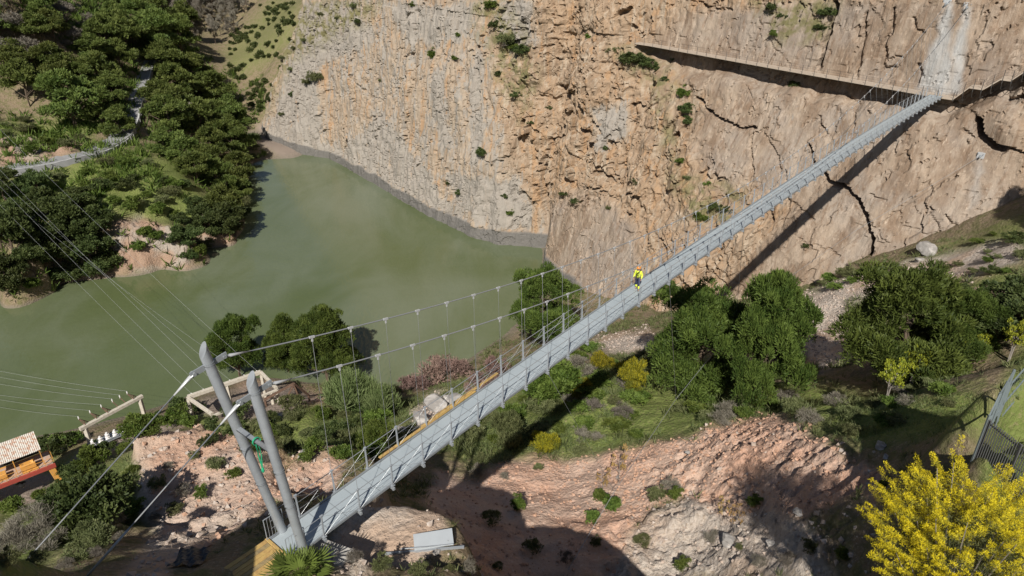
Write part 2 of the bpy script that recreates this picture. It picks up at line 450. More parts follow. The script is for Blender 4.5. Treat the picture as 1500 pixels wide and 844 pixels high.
def cliff_material():
    m, nt, b, o = new_mat('cliff_rock')
    p = position(nt)
    # streaks run down the wall: coordinates squeezed along z
    st = scaled(nt, p, (1, 1, 0.07)); st2 = scaled(nt, p, (1, 1, 0.16))
    s1 = noise(nt, st, 0.35, 5, 0.6, 0.4); s2 = noise(nt, st, 1.1, 5, 0.65, 0.3); s3 = noise(nt, st2, 2.6, 4, 0.6)
    n1 = noise(nt, p, 0.08, 4, 0.6); n2 = noise(nt, p, 0.45, 6, 0.65); n3 = noise(nt, p, 2.4, 5, 0.7)
    warm = mixc(nt, smooth(nt, n2, .25, .75), (0.26, 0.18, 0.118), (0.43, 0.325, 0.23))
    warm = mixc(nt, smooth(nt, n1, 0.42, 0.64), warm, (0.39, 0.275, 0.18))
    warm = mixc(nt, math_(nt, 'MULTIPLY', smooth(nt, s2, 0.52, 0.68), 0.6), warm, (0.385, 0.24, 0.14))
    warm = mixc(nt, math_(nt, 'MULTIPLY', smooth(nt, n3, 0.55, 0.75), 0.5), warm, (0.52, 0.42, 0.31))
    s5 = noise(nt, scaled(nt, p, (1, 1, 0.06)), 0.8, 5, 0.65, 0.2)
    warm = mixc(nt, math_(nt, 'MULTIPLY', smooth(nt, s5, 0.50, 0.64), 0.7), warm, (0.50, 0.41, 0.31))
    warm = mixc(nt, math_(nt, 'MULTIPLY', smooth(nt, attr(nt, 'grey'), .2, .55), 0.55), warm, (0.43, 0.355, 0.275))
    warm = mixc(nt, math_(nt, 'MULTIPLY', smooth(nt, noise(nt, scaled(nt, p, (1, 1, 0.05)), 0.55, 5, 0.6, 0.3), .53, .63), 0.75), warm, (0.43, 0.265, 0.145))
    slab = mixc(nt, smooth(nt, s1, .3, .7), (0.25, 0.175, 0.12), (0.44, 0.345, 0.26))
    slab = mixc(nt, math_(nt, 'MULTIPLY', smooth(nt, n1, .44, .62), .55), slab, (0.36, 0.31, 0.265))
    slab = mixc(nt, math_(nt, 'MULTIPLY', smooth(nt, s5, .54, .66), .5), slab, (0.51, 0.41, 0.32))
    slab = mixc(nt, math_(nt, 'MULTIPLY', smooth(nt, s2, 0.5, 0.66), 0.7), slab, (0.24, 0.16, 0.105))
    slab = mixc(nt, math_(nt, 'MULTIPLY', smooth(nt, s3, 0.58, 0.75), 0.55), slab, (0.56, 0.44, 0.33))
    c = mixc(nt, attr(nt, 'slab'), warm, slab)
    grey = mixc(nt, n2, (0.27, 0.24, 0.205), (0.44, 0.40, 0.35))
    grey = mixc(nt, math_(nt, 'MULTIPLY', smooth(nt, s3, 0.5, 0.75), 0.6), grey, (0.21, 0.195, 0.18))
    gm = math_(nt, 'ADD', math_(nt, 'MULTIPLY_ADD', attr(nt, 'grey'), 0.24, -0.12), math_(nt, 'ADD', math_(nt, 'MULTIPLY', s1, 0.44), math_(nt, 'ADD', math_(nt, 'MULTIPLY', s2, 0.42), math_(nt, 'MULTIPLY', n2, 0.14))))
    c = mixc(nt, math_(nt, 'MULTIPLY', smooth(nt, gm, 0.485, 0.56), 0.9), c, grey)
    # pale cream runs and dark varnish runs
    c = mixc(nt, math_(nt, 'MULTIPLY', smooth(nt, s3, 0.60, 0.74), 0.35), c, (0.64, 0.53, 0.42))
    s4 = noise(nt, scaled(nt, p, (1, 1, 0.05)), 1.7, 4, 0.6)
    c = mixc(nt, math_(nt, 'MULTIPLY', smooth(nt, s4, 0.60, 0.72), 0.45), c, (0.20, 0.165, 0.14))
    c = mixc(nt, math_(nt, 'MULTIPLY', attr(nt, 'grout'), math_(nt, 'MULTIPLY_ADD', s2, 0.8, 0.45), clamp=True), c, (0.46, 0.45, 0.43))
    # scrub earth on ledges
    c = mixc(nt, math_(nt, 'MULTIPLY', attr(nt, 'scrub'), smooth(nt, n2, 0.4, 0.6)), c, (0.20, 0.18, 0.085))
    # the band the reservoir leaves
    wet = mixc(nt, n3, (0.125, 0.115, 0.105), (0.23, 0.215, 0.195))
    c = mixc(nt, attr(nt, 'tide'), c, wet)
    c = mixc(nt, 1.0, c, (0.86, 0.865, 0.87), 'MULTIPLY')
    nt.links.new(c, b.inputs['Base Color']); b.inputs['Roughness'].default_value = 0.92; b.inputs['Specular IOR Level'].default_value = 0.2
    hgt = math_(nt, 'ADD', math_(nt, 'MULTIPLY', n3, 0.35), math_(nt, 'MULTIPLY', s2, 0.6))
    hgt = math_(nt, 'ADD', hgt, math_(nt, 'MULTIPLY', noise(nt, scaled(nt, p, (1, 1, 0.12)), 4.5, 4, 0.65), 0.35))
    hgt = math_(nt, 'ADD', hgt, math_(nt, 'MULTIPLY', noise(nt, p, 7, 4, 0.7), 0.3))
    bump(nt, hgt, b, 0.65, 0.45)
    return m


def water_material():
    m, nt, b, o = new_mat('river_water')
    p = position(nt)
    n1 = noise(nt, p, 0.016, 4, 0.5, 0.8); n2 = noise(nt, scaled(nt, p, (1, 0.4, 1)), 0.05, 4, 0.6, 1.5)
    f = math_(nt, 'ADD', math_(nt, 'MULTIPLY', n1, 0.7), math_(nt, 'MULTIPLY', n2, 0.3))
    c = mixc(nt, smooth(nt, f, 0.36, 0.66), (0.090, 0.112, 0.046), (0.142, 0.163, 0.106))
    nt.links.new(c, b.inputs['Base Color']); b.inputs['Roughness'].default_value = 0.06; b.inputs['IOR'].default_value = 1.33
    h = math_(nt, 'ADD', noise(nt, scaled(nt, p, (1, 0.5, 1)), 1.4, 3, 0.5), math_(nt, 'MULTIPLY', noise(nt, p, 0.25, 3), 0.6))
    bump(nt, h, b, 0.35, 0.2)
    return m


# ---------------------------------------------------------------- object helpers
def link(o, parent=None):
    COL.objects.link(o)
    if parent is not None:
        o.parent = parent
    return o


def mesh_np(name, verts, faces, mat=None, parent=None, smooth_=False, attrs=None, n=None):
    """faces: (k,3) or (k,4) int array"""
    verts = np.asarray(verts, np.float32); faces = np.asarray(faces, np.int32)
    me = bpy.data.meshes.new(name)
    k, q = faces.shape
    me.vertices.add(len(verts)); me.vertices.foreach_set('co', verts.ravel())
    me.loops.add(k * q); me.loops.foreach_set('vertex_index', faces.ravel())
    me.polygons.add(k); me.polygons.foreach_set('loop_start', np.arange(0, k * q, q, dtype=np.int32))
    me.polygons.foreach_set('use_smooth', np.full(k, bool(smooth_)))
    for a, d in (attrs or {}).items():
        at = me.attributes.new(a, 'FLOAT', 'POINT'); at.data.foreach_set('value', np.asarray(d, np.float32).ravel())
    if mat is not None:
        me.materials.append(mat)
    me.update(); me.validate()
    o = bpy.data.objects.new(name, me)
    return link(o, parent)


class MB:
    """collects simple solids and links them as ONE mesh"""
    def __init__(s):
        s.v = []; s.f = []

    def add(s, vs, fs):
        k = len(s.v); s.v += [tuple(map(float, p)) for p in vs]; s.f += [tuple(i + k for i in q) for q in fs]

    def frame(s, d, up=None):
        d = Vector(d).normalized()
        u = Vector(up) if up is not None else (Vector((0, 0, 1)) if abs(d.z) < 0.95 else Vector((0, 1, 0)))
        x = d.cross(u).normalized(); y = x.cross(d).normalized()
        return d, x, y

    def bar(s, a, b, w, h=None, up=None, bev=0.0):
        """rectangular bar from a to b: w across, h along up"""
        h = w if h is None else h
        a, b = Vector(a), Vector(b); d, x, y = s.frame(b - a, up)
        w2, h2 = w / 2, h / 2
        e = min(bev, w2 * .6, h2 * .6)
        if e > 0:
            prof = [(-w2 + e, -h2), (w2 - e, -h2), (w2, -h2 + e), (w2, h2 - e), (w2 - e, h2), (-w2 + e, h2), (-w2, h2 - e), (-w2, -h2 + e)]
        else:
            prof = [(-w2, -h2), (w2, -h2), (w2, h2), (-w2, h2)]
        n = len(prof); vs = [a + x * p + y * q for p, q in prof] + [b + x * p + y * q for p, q in prof]
        s.add(vs, [(i, i + n, (i + 1) % n + n, (i + 1) % n) for i in range(n)] + [tuple(range(n)), tuple(range(2 * n - 1, n - 1, -1))])
        return s

    def tube(s, pts, r, seg=6, caps=True):
        pts = [Vector(p) for p in pts]; n = len(pts)
        rr = r if isinstance(r, (list, tuple)) else [r] * n
        vs = []; px = None
        for i, p in enumerate(pts):
            d = (pts[min(i + 1, n - 1)] - pts[max(i - 1, 0)])
            d, x, y = s.frame(d) if px is None else (d.normalized(), None, None)
            if px is not None:
                x = (px - d * px.dot(d)).normalized(); y = d.cross(x)
            px = x
            for k in range(seg):
                a = 2 * math.pi * k / seg
                vs.append(p + (x * math.cos(a) + y * math.sin(a)) * rr[i])
        fs = [(i * seg + k, i * seg + (k + 1) % seg, (i + 1) * seg + (k + 1) % seg, (i + 1) * seg + k) for i in range(n - 1) for k in range(seg)]
        if caps:
            fs += [tuple(range(seg - 1, -1, -1)), tuple(range((n - 1) * seg, n * seg))]
        s.add(vs, fs); return s

    def ball(s, c, r, seg=8, rings=6):
        r = r if isinstance(r, (tuple, list)) else (r, r, r)
        vs = [(c[0], c[1], c[2] - r[2])]
        for i in range(1, rings):
            a = math.pi * i / rings - math.pi / 2
            for k in range(seg):
                b = 2 * math.pi * k / seg
                vs.append((c[0] + r[0] * math.cos(a) * math.cos(b), c[1] + r[1] * math.cos(a) * math.sin(b), c[2] + r[2] * math.sin(a)))
        vs.append((c[0], c[1], c[2] + r[2]))
        fs = [(0, 1 + (k + 1) % seg, 1 + k) for k in range(seg)]
        for i in range(rings - 2):
            for k in range(seg):
                a = 1 + i * seg; fs.append((a + k, a + (k + 1) % seg, a + seg + (k + 1) % seg, a + seg + k))
        a = 1 + (rings - 2) * seg
        fs += [(a + k, a + (k + 1) % seg, len(vs) - 1) for k in range(seg)]
        s.add(vs, fs); return s

    def box(s, c, size, rot=0.0, bev=0.0):
        c = Vector(c); d = Vector((math.cos(rot), math.sin(rot), 0)) * size[0] / 2
        return s.bar(c - d, c + d, size[1], size[2], (0, 0, 1), bev)

    def build(s, name, mat, parent=None, smooth_=False, local=False):
        me = bpy.data.meshes.new(name); me.from_pydata(s.v, [], s.f); me.update()
        if mat is not None:
            me.materials.append(mat)
        if smooth_:
            me.polygons.foreach_set('use_smooth', np.full(len(me.polygons), True))
        bm = bmesh.new(); bm.from_mesh(me); bmesh.ops.recalc_face_normals(bm, faces=bm.faces); bm.to_mesh(me); bm.free()
        o = bpy.data.objects.new(name, me)
        link(o, parent)
        if parent is not None and not local:
            o.matrix_parent_inverse = parent_inv(parent)
        return o


def parent_inv(p):
    m = Matrix.Translation(p.location) @ Matrix.Rotation(p.rotation_euler.z, 4, 'Z')
    return m.inverted()


def empty(name, loc, rz=0.0):
    o = bpy.data.objects.new(name, None); o.location = Vector(loc); o.rotation_euler = (0, 0, rz); o.empty_display_size = 0.3
    return link(o)


def tag(o, label=None, cat=None, group=None, kind=None):
    if label: o['label'] = label
    if cat: o['category'] = cat
    if group: o['group'] = group
    if kind: o['kind'] = kind
    return o


def copy_tree(o, parent=None):
    c = o.copy(); COL.objects.link(c)
    if parent is not None:
        c.parent = parent
    for ch in list(o.children):
        copy_tree(ch, c)
    return c


def setloc(o, loc, rz=0.0, sc=(1, 1, 1)):
    o.location = Vector([float(a) for a in loc]); o.rotation_euler = (0, 0, rz); o.scale = sc if isinstance(sc, (tuple, list)) else (sc, sc, sc)


ORD = ['first', 'second', 'third', 'fourth', 'fifth', 'sixth', 'seventh', 'eighth', 'ninth', 'tenth', 'eleventh', 'twelfth', 'thirteenth', 'fourteenth', 'fifteenth',
       'sixteenth', 'seventeenth', 'eighteenth', 'nineteenth', 'twentieth', 'twenty-first', 'twenty-second', 'twenty-third', 'twenty-fourth', 'twenty-fifth',
       'twenty-sixth', 'twenty-seventh', 'twenty-eighth', 'twenty-ninth', 'thirtieth']
# ================================================================ SETTING
M['ground'] = ground_material(); M['cliff'] = cliff_material(); M['water'] = water_material()
nx, ny = len(GX), len(GY)
_idx = np.arange(nx * ny).reshape(ny, nx)
_f = np.stack([_idx[:-1, :-1], _idx[:-1, 1:], _idx[1:, 1:], _idx[1:, :-1]], -1).reshape(-1, 4)
ground = mesh_np('ground', np.stack([MX, MY, HB], -1).reshape(-1, 3), _f, M['ground'], smooth_=True,
                 attrs={'red': Z_RED, 'pale': Z_PALE, 'grass': Z_GRASS, 'yard': Z_YARD, 'crag': np.where(GS > 130, Z_CRAG, 0)})
tag(ground, 'hilly river bank of red earth, grass and scree', 'ground', kind='structure')

wv = [(-3000, -600, 0), (400, -600, 0), (400, 900, 0), (-3000, 900, 0)]
water = mesh_np('river', wv, [(0, 1, 2, 3)], M['water'])
tag(water, 'calm olive green river at the foot of the cliff', 'river', kind='structure')

# ---- the rock wall: depth d(t, z) along DD over a grid of t (along the wall) and z
_t0 = np.array([-275, -260, -247, -229, -208, -196, -171, -138.5, -117.5, -109, -102, -98.5, -94.5, -92, -76.5, -57, -28, -8, 20, 60, 140])
_d0 = np.array([158, 151, 143.5, 136, 134, 137.5, 132.5, 125, 122, 122.7, 127, 128.5, 122, 118.5, 111.5, 104.5, 101, 101, 104, 110, 130])
_t5 = np.array([-275, -245, -212, -171, -138, -117, -104, -100, -96, -90, -76, -47.7, -22.5, -12, 10, 60, 140])
_d5 = np.array([165, 152, 145, 141, 135.5, 133.5, 134.5, 136, 134.5, 132, 131.3, 126, 121.8, 121.2, 121.5, 126, 146])


def cliff_base(t, z):
    a = np.interp(t, _t0, _d0); b = np.interp(t, _t5, _d5)
    k = np.where(z < 50, z / 50, 1 + (z - 50) / 50 * np.interp(t, [-120, -90], [1.1, 0.55]))
    d = a + (b - a) * k
    edge = -245 + np.clip(z, 0, 60) * 0.72
    return d + np.maximum(0, edge + 3 - t) * 1.3


def cliff_xyz(t, z, d):
    return np.stack([t * TT[0] + d * DD[0], t * TT[1] + d * DD[1], z], -1)


CRACKS = [  # pixel polyline, width px, depth m
    ([(1205, 258), (1218, 268), (1240, 279), (1258, 300), (1272, 325), (1279, 345), (1276, 368), (1266, 392)], 5.5, 2.6),
    ([(1018, 143), (1040, 165), (1060, 180), (1080, 186), (1104, 190)], 3.6, 1.8),
    ([(1433, 178), (1438, 200), (1452, 212), (1472, 218)], 9, 3.4),
    ([(1312, 377), (1340, 371), (1372, 374)], 6, 2.6),
    ([(852, 186), (862, 198), (872, 214)], 5, 2.0), ([(866, 170), (878, 186), (888, 206)], 2.6, 1.2),
    ([(874, 251), (886, 258), (894, 260)], 5, 2.2), ([(870, 272), (888, 285)], 3.4, 1.5),
    ([(803, 225), (799, 250), (797, 280), (795, 310)], 4.2, 2.2), ([(790, 240), (802, 230)], 3, 1.4),
    ([(908, 24), (922, 14)], 6, 2.6), ([(925, 40), (934, 55)], 4, 1.6),
    ([(1226, 0), (1215, 45), (1200, 100)], 4.2, 1.8), ([(1270, 20), (1262, 60), (1257, 112)], 3.0, 1.5), ([(1312, 10), (1305, 35), (1297, 75), (1292, 100), (1310, 98)], 3.0, 1.5),
    ([(1335, 25), (1340, 42), (1352, 50)], 2.6, 1.2), ([(1300, 88), (1318, 84)], 2.0, 1.0), ([(1346, 92), (1350, 110), (1344, 128)], 2.6, 1.2),
    ([(1012, 4), (1032, 9), (1048, 15), (1070, 16)], 2.8, 1.4), ([(1150, 250), (1152, 300), (1146, 330)], 2.6, 1.2), ([(1186, 212), (1190, 240)], 3.4, 1.4),
    ([(1100, 190), (1102, 240), (1098, 270)], 2.4, 1.0), ([(1118, 195), (1140, 230), (1142, 250)], 2.4, 1.1), ([(1238, 145), (1262, 158), (1275, 168)], 2.2, 1.0),
    ([(1252, 165), (1250, 190)], 3.2, 1.2), ([(1200, 170), (1205, 200)], 3.0, 1.2), ([(1125, 308), (1132, 325)], 4.0, 1.6), ([(1100, 200), (1125, 185)], 2.4, 1.0),
    ([(496, 234), (504, 220), (513, 206)], 3.0, 1.4), ([(594, 82), (606, 80)], 4.0, 1.6), ([(596, 30), (604, 20), (618, 12)], 2.8, 1.2), ([(668, 110), (668, 170)], 1.8, .8),
    ([(505, 98), (530, 130), (560, 150)], 2.2, 0.9), ([(560, 150), (590, 120), (615, 95)], 2.0, 0.8), ([(540, 200), (560, 185)], 2.0, 0.9),
    ([(815, 125), (826, 130), (836, 126)], 4, 1.6), ([(830, 142), (838, 134)], 3, 1.3), ([(812, 205), (826, 198)], 3.5, 1.5), ([(768, 60), (764, 38)], 2.4, 1.2),
    ([(850, 10), (846, 24)], 3.0, 1.4), ([(875, 60), (876, 85)], 2.0, 1.0), ([(960, 155), (945, 168)], 3, 1.2), ([(1040, 290), (1085, 286)], 3, 1.2),
    ([(960, 340), (972, 365), (984, 395)], 2.2, 1.0), ([(915, 340), (925, 346)], 2.4, 1.0), ([(830, 215), (858, 260)], 1.8, 0.8), ([(885, 258), (872, 232)], 2.0, 1.0),
    ([(1405, 190), (1425, 200)], 2.4, 1.0), ([(1478, 150), (1500, 142)], 5, 1.8), ([(1345, 240), (1372, 236)], 2, 0.9), ([(1385, 318), (1392, 330), (1410, 340)], 2.4, 1.0),
    ([(1275, 285), (1300, 293)], 2.0, 0.9), ([(1168, 300), (1190, 322)], 2.2, 0.9), ([(1160, 345), (1230, 372)], 1.6, 0.7), ([(1472, 215), (1500, 225)], 3.5, 1.3),
    ([(700, 60), (704, 120), (700, 180)], 2.0, 0.9), ([(650, 150), (660, 200)], 1.6, 0.7), ([(705, 238), (712, 258)], 1.8, 0.8), ([(640, 245), (652, 230)], 2.2, 1.0)]
CT = axis([(-275, -110, 0.38), (-110, 16, 0.25), (16, 140, 2.0)]); CZ = axis([(-6, 64, 0.26), (64, 112, 1.6)])
ct, cz_ = np.meshgrid(CT, CZ)
cd = cliff_base(ct, cz_)
cu, cv, cs = project(cliff_xyz(ct, cz_, cd))
_ju = 3.5 * fbm(ct / 1.6, cz_ / 1.6, octv=3, seed=41); _jv = 3.5 * fbm(ct / 1.6 + 30, cz_ / 1.6, octv=3, seed=42)
qu, qv = cu + _ju, cv + _jv
SLAB = [[(1005, 20), (1205, 0), (1500, 0), (1500, 330), (1380, 380), (1150, 440), (1060, 440), (1160, 300), (1110, 280), (1060, 160), (940, 70)], [(800, 300), (860, 275), (930, 330), (945, 440), (850, 440), (795, 400)],
        [(1030, 150), (1100, 150), (1120, 260), (1060, 280), (1010, 220)]]
ROUGH = [[(720, 0), (930, 0), (930, 60), (1000, 170), (1050, 260), (1060, 310), (990, 330), (900, 300), (800, 300), (760, 280), (740, 150)], [(1060, 300), (1150, 300), (1080, 400), (985, 430), (940, 340)]]
slab = np.zeros(ct.shape)
for p in SLAB: slab = np.maximum(slab, soft_poly(qu, qv, p, 10))
rough = np.zeros(ct.shape)
for p in ROUGH: rough = np.maximum(rough, soft_poly(qu, qv, p, 16))
left = np.clip((-92 - ct) / 12, 0, 1) * (1 - rough)
# vertical fluting, blocks and joints
wob = ct + 2.2 * fbm(ct / 14, cz_ / 14, octv=3, seed=50)
flute = ridged(wob / 7.5, cz_ / 55 + 3, 4, seed=51); flute2 = ridged(wob / 2.4, cz_ / 18, 3, seed=52)
_wx = 0.35 * fbm(ct / 2.5, cz_ / 2.5, octv=3, seed=53); _wz2 = 0.35 * fbm(ct / 2.5 + 8, cz_ / 2.5, octv=3, seed=54)
blk_d, blk_v, blk_o = cells(wob / 5.5 + _wx, cz_ / 10 + _wz2, 55)
sm_d, sm_v, sm_o = cells(wob / 1.9 + _wx, cz_ / 3.2 + _wz2, 58)
ti_d, ti_v, ti_o = cells(wob / 0.85 + 1.4 * _wx, cz_ / 1.3 + 1.4 * _wz2, 158)
pl_d, pl_v, pl_o = cells(wob / 2.2 + _wx, cz_ / 16 + _wz2, 161)
rough_n = fbm(ct / 5, cz_ / 6, octv=4, seed=59, gain=0.5)
fine_n = fbm(ct / 0.9, cz_ / 1.2, octv=4, seed=60)
disp = left * (-0.55 * flute - 0.25 * flute2 + 0.6 * (blk_v - 0.5) + 1.3 * blk_o + 0.5 * (pl_v - 0.5) + 0.8 * pl_o + 0.12 * sm_o + 0.06 * ti_o + 0.25 * rough_n)
disp += rough * (-0.9 * rough_n - 0.35 * ridged(wob / 3, cz_ / 4, 4, seed=63) + 1.5 * (blk_v - 0.5) + 3.0 * blk_o + 0.45 * (sm_v - 0.5) + 0.7 * sm_o + 0.5 * (pl_v - .5) + 0.8 * pl_o + 0.2 * ti_o)
disp += slab * (0.45 * (blk_v - 0.5) + 0.6 * blk_o - 0.06 * flute2 - 0.16 * rough_n + 0.22 * pl_o + 0.12 * sm_o + 0.08 * ti_o)
rest = np.clip(1 - left - rough - slab, 0, 1)
disp += rest * (-0.4 * rough_n + 0.9 * (blk_v - 0.5) + 2.0 * blk_o + 1.0 * sm_o + 0.4 * ti_o)
disp -= 0.07 * fine_n * (1 - .5 * slab - .4 * left)
disp += np.clip(0.035 - blk_d, 0, 1) * (4 * rough + 8 * slab + 4 * left + 3 * rest) * (vnoise(ct / 7, cz_ / 7, None, 73) > .12)      # joints between blocks
for _k, (_a, _b, _c) in enumerate(((3.2, 22, .030), (5.5, 34, .022), (4.2, 46, .016), (9.0, 7, .014))):      # long thin fractures
    _n = np.abs(vnoise((ct + .18 * cz_ * (1 if _k % 2 else -.5)) / _a + .5 * fbm(ct / 6 + _k, cz_ / 6, octv=3, seed=170 + _k), cz_ / _b + .25 * fbm(ct / 5, cz_ / 5, octv=2, seed=180 + _k), None, 190 + _k))
    disp += np.clip(1 - _n / _c, 0, 1) * np.clip(3 * vnoise(ct / 11 + 5 * _k, cz_ / 15, None, 200 + _k) + .2, 0, 1) * ((.9 if _k != 2 else .4) * left + 1.1 * rough + (.35 if _k != 2 else .2) * slab + .8 * rest)
pits = vnoise(ct / 0.7, cz_ / 0.7, None, 71)
disp += np.clip(pits - 0.55, 0, 1) * (2.4 * rough + 1.2 * left + 1.2 * rest) * (vnoise(ct / 9, cz_ / 9, None, 72) > -0.1)
for pts, w, dep in CRACKS:
    d = line_dist(cu + 0.9 * _ju, cv + 0.9 * _jv, pts)
    dep = dep if w > 3.3 else dep * .55
    disp += dep * np.clip(1.2 - d / (w * 0.72), 0, 1) ** 0.6
# bulges
def bulge(u, v, r, a):
    global disp
    disp -= a * np.exp(-((cu - u) ** 2 + ((cv - v) * 0.9) ** 2) / (2 * r * r))
bulge(1482, 185, 24, 2.0); bulge(700, 240, 30, 1.5); bulge(650, 120, 30, 1.3); bulge(860, 120, 30, 1.6); bulge(1190, 395, 30, 0.8)
# the overhang under the walkway: rock cut back below z = 49.7
_wk = np.clip((ct + 80) / 5, 0, 1) * np.clip((-8 - ct) / 4, 0, 1)
WT = [-80, -20.2, -18.6, -16.9, -15.2, -14.0, -12.4, -10.5, -6]; WZ = [50, 50, 51.9, 51.9, 53.5, 53.5, 55.3, 55.3, 59]
_wz = np.interp(ct, WT, WZ)
_zz = _wz - 0.25 - cz_
_lowr = 3.1 + 1.0 * vnoise(ct / 4, ct * 0, None, 80) + 0.5 * vnoise(ct / 1.4, ct * 0, None, 81)
disp += _wk * 2.3 * np.clip(_zz * 3, 0, 1) * np.clip((_lowr + 0.7 - _zz) / 1.2, 0, 1)
disp = disp * np.where(np.abs(cz_ - _wz) < 0.8, 0.55, 1.0) * np.clip((112 - cz_) / 6 + .3, .3, 1)
disp = np.where(_wk * (np.abs(cz_ - _wz - 0.6) < 1.3) > 0.5, np.maximum(disp, -0.15), disp)
# smooth band under the high-water line, standing slightly proud
tide_top = 2.7 + 0.5 * vnoise(ct / 5, ct * 0, None, 90) + 0.9 * np.clip((ct + 125) / 25, 0, 1)
tide = np.clip((tide_top - cz_) / 0.35, 0, 1) * np.clip((-74 - ct) / 6, 0, 1)
disp = disp * (1 - 0.65 * tide) - 0.5 * tide
cd2 = cd + disp
cpos = cliff_xyz(ct, cz_, cd2)
grey_poly = [[(390, 210), (440, 0), (520, 0), (560, 60), (470, 100), (480, 200), (560, 260), (480, 230)], [(490, 230), (560, 150), (640, 260), (700, 340), (620, 300), (540, 260)], [(630, 100), (660, 90), (670, 220), (635, 230)],
             [(690, 90), (710, 60), (720, 230), (690, 260)], [(640, 250), (760, 260), (790, 340), (700, 340)], [(720, 0), (790, 0), (790, 60), (740, 90)], [(870, 160), (920, 150), (920, 200), (880, 220)], [(560, 0), (700, 0), (700, 60), (590, 70)]]
grey = 0.5 * left
for p in grey_poly: grey = np.maximum(grey, soft_poly(qu, qv, p, 14))
grey = np.where(slab > 0.5, 0.35 * grey, grey)
grout = np.maximum.reduce([soft_poly(qu, qv, [(1384, 4), (1392, 4), (1395, 60), (1390, 138), (1346, 134), (1352, 95), (1372, 50)], 5), soft_poly(qu, qv, [(1414, 10), (1424, 14), (1412, 90), (1402, 138), (1385, 138), (1398, 70)], 5),
                           soft_poly(qu, qv, [(1432, 228), (1443, 225), (1432, 300), (1418, 305)], 4) * .4])
scrub = np.zeros(ct.shape)
for p in [[(690, 0), (740, 0), (790, 100), (770, 180), (730, 120)], [(900, 70), (950, 70), (990, 130), (975, 150), (930, 110)], [(950, 90), (985, 190), (1000, 300), (985, 280), (960, 150)],
          [(990, 260), (1090, 280), (1080, 330), (1020, 320)], [(1100, 0), (1230, 0), (1205, 60), (1130, 60)], [(440, 0), (560, 0), (545, 25), (430, 90), (390, 170), (380, 150)]]:
    scrub = np.maximum(scrub, soft_poly(qu, qv, p, 12))
nx, ny = len(CT), len(CZ)
_idx = np.arange(nx * ny).reshape(ny, nx)
_f = np.stack([_idx[:-1, :-1], _idx[:-1, 1:], _idx[1:, 1:], _idx[1:, :-1]], -1).reshape(-1, 4)
V = cpos.reshape(-1, 3)
# the mountain behind the top of the wall
top = cpos[-1]; rows = [V]; fs = [_f]; base = nx * ny; prev = _idx[-1]
at = {k: [a.ravel()] for k, a in (('grey', grey), ('slab', slab), ('tide', tide), ('grout', grout), ('scrub', scrub))}
for k, (bk, up) in enumerate(((6, 3), (25, 10), (80, 30), (200, 60), (500, 40))):
    n_ = fbm(CT / 20 + k, CT * 0 + k * 3, octv=3, seed=95) * (1.5 + k * 3)
    r = top + np.stack([np.full(nx, DD[0] * bk), np.full(nx, DD[1] * bk), up + n_], -1)
    ids = np.arange(base, base + nx); base += nx
    rows.append(r); fs.append(np.stack([prev[:-1], prev[1:], ids[1:], ids[:-1]], -1)); prev = ids
    for a in at: at[a].append(np.full(nx, 0.8 if a == 'scrub' else 0.0))
cliff = mesh_np('cliff', np.concatenate(rows), np.concatenate(fs), M['cliff'], smooth_=False, attrs={k: np.concatenate(a) for k, a in at.items()})
tag(cliff, 'tall sheer limestone cliff with tan slabs and grey streaks', 'cliff', kind='structure')


def cliff_hit(u, v, out=0.0):
    """point of the rock wall on the line of sight (u, v)"""
    r = ray(u, v); s = np.arange(80, 330, 0.25); P = CAM + s[:, None] * r
    t = P[:, :2] @ TT; d = P[:, :2] @ DD
    i = np.clip(np.searchsorted(CT, t) - 1, 0, len(CT) - 1); j = np.clip(np.searchsorted(CZ, P[:, 2]) - 1, 0, len(CZ) - 1)
    k = int(np.argmax(d > cd2[j, i]))
    return P[k] - np.array([DD[0], DD[1], 0]) * out


def cliff_d(t, z):
    i = min(max(int(np.searchsorted(CT, t)) - 1, 0), len(CT) - 1); j = min(max(int(np.searchsorted(CZ, z)) - 1, 0), len(CZ) - 1)
    return cd2[j, i]


# ---- road on the far bank
M['road'] = simple('road_asphalt', (0.25, 0.25, 0.25), 0.9, 0, 0.15, 0.8, 0.3)
M['paint'] = simple('road_paint', (0.6, 0.6, 0.58), 0.8, 0, 0.1, 2)
M['rail'] = simple('guard_rail_steel', (0.36, 0.35, 0.33), 0.6, 0.3, 0.1, 3)
road_px = [(-60, 262), (0, 253), (50, 245), (100, 234), (145, 222), (172, 209), (180, 195), (188, 175), (196, 150), (203, 125), (209, 105), (214, 92)]
cen = []
for u, v in road_px:
    p, _ = hit(u, v); cen.append(p)
cen = np.array(cen)
cen[:, 2] = np.convolve(np.pad(cen[:, 2], 1, 'edge'), [.3, .4, .3], 'valid')
tt_ = np.linspace(0, len(cen) - 1, 70)
path = np.stack([np.interp(tt_, np.arange(len(cen)), cen[:, k]) for k in range(3)], -1)
for k in range(3):
    for _ in range(3): path[1:-1, k] = (path[:-2, k] + 2 * path[1:-1, k] + path[2:, k]) / 4
path[:, 2] = np.maximum(path[:, 2], ground_z(path[:, 0], path[:, 1])) + 0.35
tan = np.gradient(path[:, :2], axis=0); tan /= np.linalg.norm(tan, axis=1)[:, None]; nor = np.stack([-tan[:, 1], tan[:, 0]], -1)


